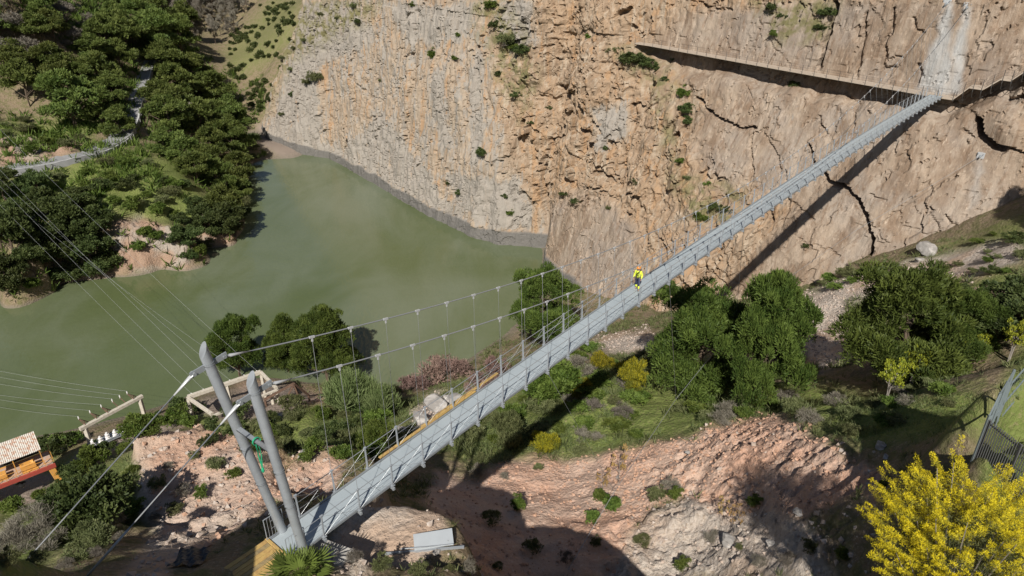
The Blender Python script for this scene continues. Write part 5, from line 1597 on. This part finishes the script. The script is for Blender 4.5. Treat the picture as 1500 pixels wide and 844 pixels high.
bt = T([(u, v, w) for u, v, w in [(32, 340, 56), (78, 330, 62), (112, 340, 70), (146, 355, 58), (30, 398, 78), (82, 400, 70), (140, 400, 64), (104, 375, 60), (18, 432, 66), (62, 430, 58), (100, 418, 60), (150, 418, 44), (5, 370, 60), (335, 348, 58), (305, 350, 44), (285, 372, 42), (265, 368, 34),
                                     (10, 300, 60), (58, 295, 54), (120, 305, 40)]], DF, 'broadleaf tree', .92)
ranks(bt, 'dark bushy tree', 'on the far shore', 'tree', 'bushy trees on the far shore')
# --- shrubs across the river
def S(lst, kinds, cat='shrub', ht=.8, big=False):
    out = []
    for u, v, w in lst:
        k = kinds[rg.randrange(len(kinds))]; pr = BIG[k] if big else BUSH[k][rg.randrange(len(BUSH[k]))]
        grow_at(cat, pr, u, v, w, w * ht * rg.uniform(.85, 1.15), cat); PLACED[-1][0].name = 'shrub'; out.append(PLACED[-1])
    return out
sh = S([(214, 358, 30), (205, 372, 26), (228, 352, 26), (200, 312, 30), (170, 306, 26), (235, 318, 30), (262, 330, 34)], ['green', 'dark'])
sh += S([(u, v, rg.uniform(18, 34)) for u, v in fill([(60, 258), (170, 222), (240, 245), (330, 310), (300, 335), (240, 320), (180, 300), (150, 290), (90, 280)], 29, 8, near_road)], ['green', 'green', 'olive', 'dark'])
ranks(sh, 'rounded shrub', 'on the bank below the road', 'shrub', 'shrubs on the bank below the road')
shore = [(u, 441 - .21 * u + rg.uniform(-6, 1), rg.uniform(26, 44)) for u in range(-8, 170, 19)] + [(280, 388, 26), (292, 376, 26), (304, 366, 30), (322, 358, 28), (338, 352, 26), (348, 345, 26), (357, 325, 30), (356, 308, 30), (362, 285, 26), (368, 262, 24), (372, 240, 22), (372, 222, 20)]
sh = S(shore, ['dark', 'dark', 'green', 'olive'], ht=.9)
ranks(sh, 'dark shrub', 'at the far waterline', 'shrub', 'shrubs at the far waterline')
sh = S([(u, v, rg.uniform(16, 32)) for u, v in fill([(-10, 182), (130, 182), (140, 198), (110, 225), (60, 235), (-10, 244)], 28, 9, near_road)], ['green', 'olive', 'olive'])
ranks(sh, 'low shrub', 'on the cutting above the road', 'shrub', 'shrubs above the road')
_sl = [q for q in fill([(335, 60), (380, 5), (440, 5), (440, 20), (390, 175), (360, 150), (335, 110)], 8, 10, jit=1.6) if vnoise(np.array([q[0] / 22]), np.array([q[1] / 22]), None, 9)[0] + rg.uniform(-.5, .5) > -.05]
_C, _R = [], []
for u, v in _sl:
    p, s_ = hit(u, v); r_ = rg.uniform(.35, 1.0) ** 1.5 * 11 * s_ / F / 2
    for k in range(5): _C.append(p + np.array([rg.uniform(-.6, .6) * r_, rg.uniform(-.6, .6) * r_, rg.uniform(.1, .7) * r_])); _R.append(r_ * .6)
v, f, ti, tp = leaf_cloud(np.array(_C), np.array(_R), 26, .75, .26, up=.5, seed=300)
tag(mesh_np('slope_scrub', v, f, M['dark'], None, attrs={'tint': ti, 'tip': tp}), 'low dark scrub scattered over the dry slope behind the cliff', 'scrub', kind='stuff')
# --- plants on the rock wall
cl_ = [(718, 12, 24), (728, 42, 24), (746, 62, 32), (764, 76, 24), (752, 72, 20), (730, 110, 13), (755, 142, 15), (707, 226, 19), (655, 270, 13), (673, 285, 13), (748, 315, 13), (739, 290, 11), (805, 160, 10), (903, 78, 26), (925, 88, 30), (950, 95, 22),
       (962, 102, 20), (975, 118, 14), (1004, 138, 24), (1003, 160, 26), (1005, 178, 22), (930, 268, 17), (995, 238, 14), (1010, 264, 20), (1036, 271, 11), (1066, 310, 20), (1047, 304, 18), (1026, 320, 22), (842, 296, 15), (826, 286, 12),
       (1150, 24, 16), (1132, 10, 18), (1214, 18, 24), (1206, 40, 18), (1165, 124, 18), (1135, 50, 14), (460, 120, 28), (450, 124, 16), (520, 12, 15), (496, 30, 12), (471, 24, 12), (525, 34, 12), (427, 142, 13), (446, 62, 12), (428, 105, 12), (413, 170, 10), (395, 150, 12),
       (412, 88, 12), (432, 74, 12), (636, 84, 20), (666, 88, 11), (672, 54, 10), (605, 10, 12), (558, 120, 8), (862, 56, 11), (893, 306, 12), (1180, 360, 12), (985, 88, 11), (1090, 322, 14), (888, 218, 10), (778, 182, 9)]
out = []
for u, v, w in cl_:
    p = cliff_hit(u, v - w * .2, 0.0)
    k = rg.choice(['dark', 'dark', 'green', 'olive']) if u > 560 else rg.choice(['olive', 'dark'])
    o = grow_at('shrub', BUSH[k][rg.randrange(2)], u, v, w * 1.15, w * 1.1, 'shrub', 0.0, point=p - [0, 0, w * .55 * 140 / F]); o.name = 'cliff_shrub'; out.append(PLACED[-1])
ranks(out, 'small shrub', 'clinging to the cliff', 'shrub', 'shrubs clinging to the cliff')

# --- trees and shrubs of the near bank
def one(kind, pr, u, v, w, h, label, cat, name=None, group=None):
    o = grow_at(kind, pr, u, v, w, h, cat); o['label'] = label
    if name: o.name = name
    if group: o['group'] = group
    return o
G_ = 'pines on the near bank'
one('pine', PN[0], 352, 556, 78, 98, 'dark green pine behind the top of the taller-looking pylon, by the water', 'pine tree', None, G_)
one('pine', PN[1], 425, 552, 68, 90, 'dense green pine at the water behind the rear main cable', 'pine tree', None, G_)
one('pine', PN[2], 480, 562, 105, 112, 'broad green pine casting its shadow on the river', 'pine tree', None, G_)
one('pine', PN[1], 798, 508, 108, 118, 'round pine at the water where the cliff corner meets the river', 'pine tree', None, G_)
one('pine', PN[0], 1018, 572, 150, 150, 'wide dark pine crossed by the shadow of the bridge', 'pine tree', None, G_)
one('pine', PN[2], 1112, 590, 128, 190, 'tall green pine beside the one crossed by the bridge shadow', 'pine tree', None, G_)
one('pine', PN[1], 1312, 568, 200, 178, 'broadest pine, feathery, right of the pale gravel chute', 'pine tree', None, G_)
one('pine', PN[0], 1392, 535, 100, 120, 'smaller pine leaning against the broadest pine, beside the terrace', 'pine tree', None, G_)
one('oak', DN[0], 1478, 500, 120, 95, 'dark shaded tree on the slope behind the steel fence', 'tree', None)
one('oak', DN[0], 1440, 505, 70, 60, 'smaller dark tree beside pink bushes above the steel fence', 'tree', None)
for x, y, h, lab in ((65.5, 73, 15, 'tall pine at the right edge whose shadow climbs the cliff'),):
    o = copy_tree(PN[1]); setloc(o, (x, y, ground_z(x, y) - .3), x, (h * .42, h * .42, h)); tag(o, lab, 'pine tree', G_)
one('dark', BIG['dark'], 155, 775, 135, 105, 'large dark rounded bush below the upper backstay cable', 'bush', 'bush')
one('dark', BIG['green'], 215, 640, 55, 40, 'green bush behind the pink rock outcrop', 'bush', 'bush')
one('reed', BIG['reed'], 522, 612, 85, 85, 'tall pale green reed clump by the water under the cables', 'reeds', 'reed_clump')
one('reed', BIG['reed'], 560, 612, 60, 62, 'darker reed clump next to the tall pale one', 'reeds', 'reed_clump')
one('green', BIG['green'], 806, 588, 85, 80, 'bright green bush directly beyond the bridge deck under the round pine', 'bush', 'bush')
one('green', BIG['green'], 545, 660, 62, 48, 'bright green bush beside the start of the yellow planks', 'bush', 'bush')
one('olive', BIG['olive'], 742, 655, 58, 66, 'dull grey-green bush between the deck and its shadow', 'bush', 'bush')
one('gorse', BIG['gorse'], 800, 668, 44, 50, 'yellow gorse bush beside the bridge shadow above the pink soil', 'gorse', 'gorse_bush', 'gorse bushes on the near bank')
one('gorse', BIG['gorse'], 928, 575, 56, 60, 'yellow gorse bush struck by the bridge shadow, largest of the slope', 'gorse', 'gorse_bush', 'gorse bushes on the near bank')
one('gorse', BIG['gorse'], 884, 546, 36, 40, 'small yellow gorse bush below the white gravel patch', 'gorse', 'gorse_bush', 'gorse bushes on the near bank')
one('gorse', BIG['gorse'], 850, 585, 34, 36, 'small pale yellow gorse bush between the deck and its shadow', 'gorse', 'gorse_bush', 'gorse bushes on the near bank')
one('dry', BIG['dry'], 50, 800, 95, 60, 'leafless grey twiggy bush low on the bank below the orange crane', 'bush', 'bush')
one('dry', BIG['dry'], 100, 770, 70, 50, 'leafless grey twiggy bush touching the large dark bush', 'bush', 'bush')
one('olive', BIG['olive'], 135, 812, 74, 52, 'pale grey-green bush between the two backstay cables', 'bush', 'bush')
pk = [(612, 575, 50, 36), (640, 562, 62, 44), (672, 552, 50, 36), (722, 562, 50, 52), (700, 575, 44, 40), (1412, 450, 52, 36), (1440, 452, 56, 42), (1474, 452, 46, 44)]
lab = ['pale pink dry bush nearest the reeds', 'pinkish dry bush in the middle of the shore row', 'pinkish dry bush at the right end of the shore row', 'reddish dry bush against the left edge of the deck', 'reddish dry bush beside the grey boulders and deck',
       'pink flowering bush on the slope under the cliff, leftmost there', 'pink flowering bush on the slope under the cliff, middle one', 'pink flowering bush on the slope under the cliff, by the right edge']
for (u, v, w, h), l in zip(pk, lab): one('pink', BUSH['pink'][rg.randrange(2)], u, v, w, h, l, 'bush', 'bush', 'pinkish bushes')
sh = S([(u, v, rg.uniform(24, 44)) for u, v in fill([(275, 625), (330, 615), (440, 600), (490, 610), (560, 620), (600, 650), (520, 690), (440, 690), (380, 665), (310, 665)], 30, 12)], ['green', 'green', 'dark', 'dark', 'olive'], ht=.75)
ranks(sh, 'leafy shrub', 'between pylons and river', 'shrub', 'shrubs between pylons and river')
sh = S([(u, v, rg.uniform(24, 46)) for u, v in fill([(225, 625), (290, 590), (300, 600), (260, 640), (205, 660), (110, 700), (90, 690), (130, 672), (190, 655)], 24, 13)] + [(80, 665, 44), (98, 655, 40), (62, 660, 30), (75, 740, 44), (95, 722, 30), (20, 755, 40), (60, 730, 26)], ['green', 'green', 'dark'], ht=.75)
ranks(sh, 'leafy shrub', 'round the power yard', 'shrub', 'shrubs round the power yard')
sh = S([(u, v, rg.uniform(22, 44)) for u, v in fill([(0, 770), (90, 790), (200, 690), (205, 770), (150, 844), (0, 844)], 40, 14)], ['green', 'olive', 'dry', 'olive'], ht=.6)
ranks(sh, 'scruffy shrub', 'below the crane platform', 'shrub', 'shrubs in the near left corner')
def inshadow(u, v): return False
sh = S([(u, v, rg.uniform(22, 46)) for u, v in fill([(650, 640), (690, 610), (760, 580), (800, 540), (850, 500), (870, 520), (960, 530), (960, 600), (900, 640), (800, 660), (700, 690)], 30, 15)], ['green', 'green', 'olive', 'olive', 'dry'], ht=.6)
ranks(sh, 'green shrub', 'along the bridge shadow', 'shrub', 'shrubs along the bridge shadow')
sh = S([(u, v, rg.uniform(22, 46)) for u, v in fill([(960, 600), (1180, 575), (1280, 590), (1370, 560), (1400, 600), (1260, 640), (1120, 610), (1010, 630)], 31, 16)], ['green', 'olive', 'dry', 'olive'], ht=.55)
ranks(sh, 'scruffy shrub', 'above the red slope', 'shrub', 'shrubs along the top of the red slope')
sh = S([(u, v, rg.uniform(14, 34)) for u, v in fill([(1180, 445), (1240, 405), (1340, 390), (1500, 320), (1500, 440), (1400, 440), (1300, 410), (1230, 430)], 30, 17)] + [(1215, 412, 30), (1238, 405, 34), (1205, 420, 20)], ['green', 'olive', 'olive', 'dark'], ht=.6)
ranks(sh, 'small shrub', 'along the cliff foot', 'shrub', 'shrubs along the foot of the slabs')
sh = S([(u, v, rg.uniform(16, 34)) for u, v in [(880, 735), (895, 752), (868, 765), (990, 735), (965, 735), (985, 720), (1105, 745), (850, 665), (930, 645), (1080, 810), (1040, 800), (940, 800), (1000, 835), (1110, 835), (1150, 830), (1230, 820), (760, 745), (720, 770),
                                              (700, 700), (830, 825), (780, 815), (610, 842), (660, 838), (560, 835), (730, 835), (1180, 815), (520, 830), (690, 835), (870, 800), (1290, 720), (740, 700), (790, 690), (250, 690), (285, 675), (320, 690), (345, 705), (270, 730), (235, 715), (300, 735), (410, 705), (390, 690), (230, 765), (190, 770), (255, 760)]], ['green', 'olive', 'olive', 'dry'], ht=.7)
ranks(sh, 'small shrub', 'on the bare red slope', 'shrub', 'shrubs on the bare slope')
# --- tall fennel-like plants
FEN = []
for s_ in (51, 52):
    g = np.random.default_rng(s_); C = np.array([(g.uniform(-.34, .34), g.uniform(-.34, .34), g.uniform(.52, .95)) for _ in range(34)])
    v, f, ti, tp = leaf_cloud(C, np.full(34, .085), 46, .05, .022, up=.8, seed=s_, tipf=lambda p, g: g.uniform(0, 1, len(p)))
    h = mesh_np('flower_heads', v, f, M['fennel'], None, attrs={'tint': ti, 'tip': tp}); st_ = MB()
    st_.tube([(0, 0, -.05), (.01, 0, .3), (0, .02, .6)], [.03, .026, .015], 6); st_.tube([(.05, .02, -.05), (.08, .04, .3), (.14, .05, .62)], [.022, .02, .01], 6)
    for c in C[::2]: st_.tube([(0, .01, .42), tuple(c)], [.012, .006], 4)
    FEN.append(make_proto('fennel_plant', h, st_.build('stem', M['twig'])))
for (u, v, w, h), l in zip([(1297, 594, 42, 66), (1328, 576, 40, 68), (1416, 535, 46, 52), (1478, 530, 44, 62)], ['yellow-green umbrella plant on a pale stalk, in front of the broadest pine', 'tall yellow-green umbrella plant close to the broadest pine, on two stalks', 'yellow flowering plant between the broadest pine and the fence', 'yellow-green plant right behind the fence posts']):
    one('fennel', FEN[rg.randrange(2)], u, v, w, h, l, 'plant', None, 'yellow-green umbrella plants')
# --- saplings with withered leaves on the red slope
sp_ = MB(); sp_.tube([(0, 0, -.05), (.02, 0, .4), (-.03, .02, .95)], [.018, .012, .006], 5)
for a in range(6): sp_.tube([(0, 0, .3 + .1 * a), (.28 * math.cos(a * 2.1), .28 * math.sin(a * 2.1), .5 + .08 * a)], [.009, .004], 4)
g = np.random.default_rng(60); C = np.array([(.26 * math.cos(a * 2.1) * g.uniform(.5, 1.2), .26 * math.sin(a * 2.1), .45 + .09 * a) for a in range(7)])
v, f, ti, tp = leaf_cloud(C, np.full(7, .10), 26, .07, .03, seed=61, tipf=lambda p, g: g.uniform(.2, 1, len(p)))
M['wither'] = leaf_mat('withered_leaves', (0.20, 0.15, 0.06), (0.34, 0.25, 0.12), (0.42, 0.26, 0.10))
SAP = make_proto('sapling', mesh_np('leaves', v, f, M['wither'], None, attrs={'tint': ti, 'tip': tp}), sp_.build('stem', M['twig']))
for (u, v, w, h), l in zip([(905, 712, 34, 50), (882, 722, 30, 30), (1075, 785, 30, 40), (1055, 765, 26, 34)], ['thin sapling with withered brown leaves in the red gully', 'low withered sapling left of the taller one in the red gully', 'small yellowish sapling among the pale rubble', 'small withered sapling at the upper edge of the pale rubble']):
    one('sapling', SAP, u, v, w, h, l, 'sapling', None, 'withered saplings')
# --- fan palm at the foot of the pylon
fv, ff = [], []
g = random.Random(8)
for k in range(46):
    a = g.uniform(0, 6.28); el = g.uniform(.15, 1.35); L_ = g.uniform(.55, 1.0); d = Vector((math.cos(a) * math.cos(el), math.sin(a) * math.cos(el), math.sin(el)))
    b = Vector((0, 0, .1)); e = b + d * L_ * .55; x = d.cross(Vector((0, 0, 1))).normalized(); up_ = x.cross(d)
    for j in range(9):
        t = (j - 4) / 4 * 1.05; dd_ = (d * math.cos(t) + x * math.sin(t) - Vector((0, 0, .25 * abs(t)))).normalized(); w_ = x * math.cos(t) - d * math.sin(t)
        n = len(fv); fv += [tuple(e - w_ * .006), tuple(e + w_ * .006), tuple(e + dd_ * L_ * .3 + w_ * .022), tuple(e + dd_ * L_ * .5), tuple(e + dd_ * L_ * .3 - w_ * .022)]
        ff += [(n, n + 1, n + 2, n + 4), (n + 4, n + 2, n + 3, n + 3)]
    n = len(fv); fv += [tuple(b - x * .012), tuple(b + x * .012), tuple(e + x * .008), tuple(e - x * .008)]; ff.append((n, n + 1, n + 2, n + 3))
fme = bpy.data.meshes.new('fan_palm'); fme.from_pydata(fv, [], [tuple(dict.fromkeys(q)) for q in ff]); fme.materials.append(M['green'])
at_ = fme.attributes.new('tint', 'FLOAT', 'POINT'); at_.data.foreach_set('value', np.repeat(np.random.default_rng(3).uniform(.5, 1, len(fv) // 1), 1).astype(np.float32))
fo = bpy.data.objects.new('fan_palm', fme); COL.objects.link(fo); pp = hit(447, 832)[0]; setloc(fo, BW(-.3, -1.75, -.45), 0, 1.75)
tag(fo, 'spiky green fan palm at the foot of the nearer pylon', 'fan palm')
# --- the big yellow flowering bush
yb = np.array([16.15, 18.4, 0]); yb[2] = min(ground_z(yb[0], yb[1]), 54.0)
bush = empty('flowering_bush', yb); tag(bush, 'large bush covered in bright yellow blossom in the near right corner', 'bush')
ht_ = 57.5 - yb[2]
g = np.random.default_rng(77); C, R, A = [], [], []
for k in range(900):
    d = unit(g.normal(size=3)); d[2] = abs(d[2]) if g.uniform() < .8 else d[2] * .4
    rr_ = g.uniform(.62, 1.0) ** .8 * (1 + .16 * math.sin(3 * math.atan2(d[1], d[0]) + 1.3) + .12 * g.normal())
    C.append(np.array([0, 0, ht_ * .52]) + d * rr_ * np.array([3.0, 2.7, ht_ * .47])); A.append(unit(d + np.array([0, 0, .55]) + g.normal(size=3) * .25))
C = np.array(C); A = np.array(A)
vv, ff_, tt2, tp2 = [], [], [], []
base = 0
for k in range(6):   # blossom plumes: six beads along each spray
    c = C + A * (k * .10); r = np.full(len(C), .17 - .019 * k)
    v, f, ti, tp = leaf_cloud(c, r, 22, .07, .010, up=.5, seed=80 + k, tipf=lambda p, g, k=k: np.clip(g.uniform(.0, .45, len(p)) + .17 * k + .10, 0, 1), fill=.3)
    vv.append(v); ff_.append(f + base); base += len(v); tt2.append(ti); tp2.append(tp)
mesh_np('blossom', np.concatenate(vv), np.concatenate(ff_), M['mimosa'], bush, attrs={'tint': np.concatenate(tt2), 'tip': np.concatenate(tp2)})
C2 = C * np.array([.8, .8, .85]) + [0, 0, .25]
v, f, ti, tp = leaf_cloud(C2[:800], np.full(800, .26), 30, .13, .011, up=.5, seed=90)
mesh_np('leaves', v, f, M['olive'], bush, attrs={'tint': ti, 'tip': tp})
sb_ = MB()
for k in range(0, 900, 9): sb_.tube([(.1 * math.cos(k), .1 * math.sin(k), -.3), tuple(C[k] * [.45, .45, .5]), tuple(C[k])], [.05, .03, .012], 5)
sb_.build('stem', M['twig'], bush, local=True)

# --- boulders
def rock_mesh(seed, flat=.7, n=3):
    bm = bmesh.new(); bmesh.ops.create_icosphere(bm, subdivisions=n, radius=.5)
    co = np.array([v.co[:] for v in bm.verts]); g = np.random.default_rng(seed)
    for _ in range(15):      # planar cuts make facets
        nrm = unit(g.normal(size=3)); lim = g.uniform(.20, .40); dp = co @ nrm; co = co - np.outer(np.maximum(dp - lim, 0), nrm)
    co += .03 * np.stack([fbm(co[:, 0] * 5 + k, co[:, 1] * 5, co[:, 2] * 5, octv=3, seed=seed + k) for k in range(3)], -1)
    co[:, 2] *= flat
    for v, c in zip(bm.verts, co): v.co = c
    me = bpy.data.meshes.new('boulder'); bm.to_mesh(me); bm.free(); me.materials.append(M['rockm']); return me
RK = [rock_mesh(s) for s in (1, 2, 3, 4)]
bl = [(618, 618, 46, 'grey limestone boulder left of the deck, lowest of its heap'), (640, 600, 50, 'large split grey boulder left of the deck'), (662, 588, 40, 'pale grey boulder at the top of the heap by the deck'), (590, 632, 26, 'small pale boulder below the heap left of the deck'),
      (632, 628, 34, 'flat grey boulder against the edge of the deck'), (1288, 660, 26, 'white boulder on the grass below the terrace'), (1298, 672, 16, 'small white rock just below the white boulder'), (1170, 760, 22, 'rounded pale rock in the rubble left of the bush shadow'), (1065, 800, 34, 'large grey rock in the pale rubble'),
      (1130, 800, 22, 'grey rock right of the large one in the rubble'), (905, 700, 12, 'small white stone in the red soil near the saplings'), (1010, 665, 16, 'white flat rock at the edge of the red slope'), (210, 745, 14, 'small pinkish rock by the backstays'), (55, 282, 18, 'white rock among the bushes across the river'), (52, 322, 12, 'smaller white rock below the other across the river'),
      (445, 672, 30, 'pale rock among the shrubs behind the pylons'), (410, 610, 20, 'pale rock beside the rusty frame'), (640, 815, 16, 'whitish rock beside the metal panel'), (500, 812, 18, 'pinkish rock beside the concrete footing'), (1360, 372, 40, 'white fallen slab under the small cave at the cliff foot'), (1345, 384, 22, 'small white block beside the fallen slab')]
for u, v, w, l in bl:
    p, s = hit(u, v); m_ = w * s / F; o = bpy.data.objects.new('boulder', RK[rg.randrange(4)]); COL.objects.link(o); setloc(o, p + [0, 0, m_ * .12], rg.uniform(0, 6), (m_, m_ * rg.uniform(.7, 1), m_ * rg.uniform(.6, .9))); tag(o, l, 'rock', 'loose boulders')

# --- what nobody could count: grass, undergrowth, stones
def scatter(weight, n, seed, xr, yr):
    g = np.random.default_rng(seed); out = []
    x = g.uniform(xr[0], xr[1], n); y = g.uniform(yr[0], yr[1], n)
    i = np.clip(np.searchsorted(GX, x) - 1, 0, len(GX) - 2); j = np.clip(np.searchsorted(GY, y) - 1, 0, len(GY) - 2)
    k = g.uniform(0, 1, n) < weight[j, i]; x, y = x[k], y[k]
    P = np.stack([x, y, ground_z(x, y)], -1); u, v, s = project(P)
    k = (u > -60) & (u < 1560) & (v > -40) & (v < 900) & (P[:, 2] > .3) & (P[:, :2] @ DD < np.interp(P[:, :2] @ TT, _t0, _d0) + P[:, 2] * .33 + 1); k &= ~(np.hypot(P[:, 0] - BA[0] + 1.2, P[:, 1] - BA[1] + 1.4) < 2.6); return P[k]
def tufts(name, P, size, blades, mat, seed, label, up=1.4, wid=.05):
    g = np.random.default_rng(seed); sz = size * g.uniform(.5, 1.4, len(P)) * np.clip(project(P)[2] / 75, .38, 1)
    v, f, ti, tp = leaf_cloud(P, sz * .4, blades, 1.0, 1.0, up=up, seed=seed, fill=.2)
    v = v.reshape(-1, 4, 3); c = v[:, :2].mean(1, keepdims=True); s_ = np.repeat(sz, blades)[:, None, None]
    a = (v[:, 2:].mean(1, keepdims=True) - c) * s_; side = unit(v[:, 1:2] - v[:, 0:1]) * s_ * wid
    v = np.concatenate([c - side, c + side, c + a + side * .3, c + a - side * .3], 1).reshape(-1, 3)
    o = mesh_np(name, v, f, mat, None, attrs={'tint': ti, 'tip': tp}); tag(o, label, name.replace('_', ' '), kind='stuff')
patch = np.clip(.45 + .9 * fbm(MX / 5, MY / 5, octv=3, seed=120), 0, 1)
bare_ = np.clip(1 - 1.2 * np.maximum.reduce([Z_RED, Z_PALE, Z_YARD]), 0, 1)
wg = np.clip((Z_GRASS * .9 + .25) * bare_ * patch, 0, 1)
P = scatter(wg, 90000, 1, (-40, 62), (16, 118)); P1 = P
tufts('grass', P, .42, 7, M['reed'], 3, 'green and straw coloured grass tufts on the near bank', 1.2, .045)
P = scatter(np.clip(bare_ * np.clip(.3 + fbm(MX / 4 + 9, MY / 4, octv=3, seed=121), 0, 1), 0, 1), 22000, 2, (-40, 62), (16, 122))
tufts('undergrowth', P, .62, 12, M['olive'], 4, 'low dull green undergrowth on the near bank', .8, .07)
P = scatter(np.clip(bare_ * .9 * np.clip(.5 + fbm(MX / 9 + 9, MY / 9, octv=3, seed=122), 0, 1), 0, 1), 26000, 5, (-200, -50), (120, 330))
tufts('undergrowth', P, 1.5, 9, M['green'], 6, 'green undergrowth on the bank across the river', .8, .09)
def stones(name, P, lo, hi, mat, seed, label):
    g = np.random.default_rng(seed); b = np.array([(1, 0, 0), (-1, 0, 0), (0, 1, 0), (0, -1, 0), (0, 0, 1), (0, 0, -1)], float); fc = np.array([(0, 2, 4), (2, 1, 4), (1, 3, 4), (3, 0, 4), (2, 0, 5), (1, 2, 5), (3, 1, 5), (0, 3, 5)])
    n = len(P); sz = lo + (hi - lo) * g.uniform(0, 1, n) ** 4
    q = unit(g.normal(size=(n, 3))); r = unit(np.cross(q, g.normal(size=(n, 3)))); t = np.cross(q, r); Rm = np.stack([q, r, t], -1)
    v = b[None] * g.uniform(.55, 1.1, (n, 6, 1)); v = np.einsum('nij,nkj->nki', Rm, v) * sz[:, None, None] * np.array([1, 1, .8]) + P[:, None] + np.array([0, 0, .2]) * sz[:, None, None]
    f = (fc[None] + (np.arange(n) * 6)[:, None, None]).reshape(-1, 3)
    o = mesh_np(name, v.reshape(-1, 3), f, mat); tag(o, label, 'stones', kind='stuff')
P = scatter(np.clip(np.maximum(Z_RUBBLE * .8, Z_PALE * .7) * (1 - .9 * Z_RED) * np.where(((MX + 5.9) / 4.2) ** 2 + ((MY - 26.2) / 2.8) ** 2 < 1, .12, 1), 0, 1), 90000, 7, (-30, 55), (16, 118)); stones('rubble', P, .03, .30, M['stone'], 8, 'pale loose stones and rubble on the slope')
P = scatter(np.clip(Z_RED * np.where(MX > 9, .8, .3), 0, 1), 90000, 9, (-30, 45), (16, 80)); stones('clods', P, .02, .26, M['redstone'], 10, 'small red clods of earth on the slope'); bpy.data.objects['clods']['kind'] = 'stuff'
for r_ in PROTO_ROOTS + FEN + [SAP]:
    for c_ in list(r_.children): bpy.data.objects.remove(c_)
    bpy.data.objects.remove(r_)
SC.view_settings.exposure = 0.24
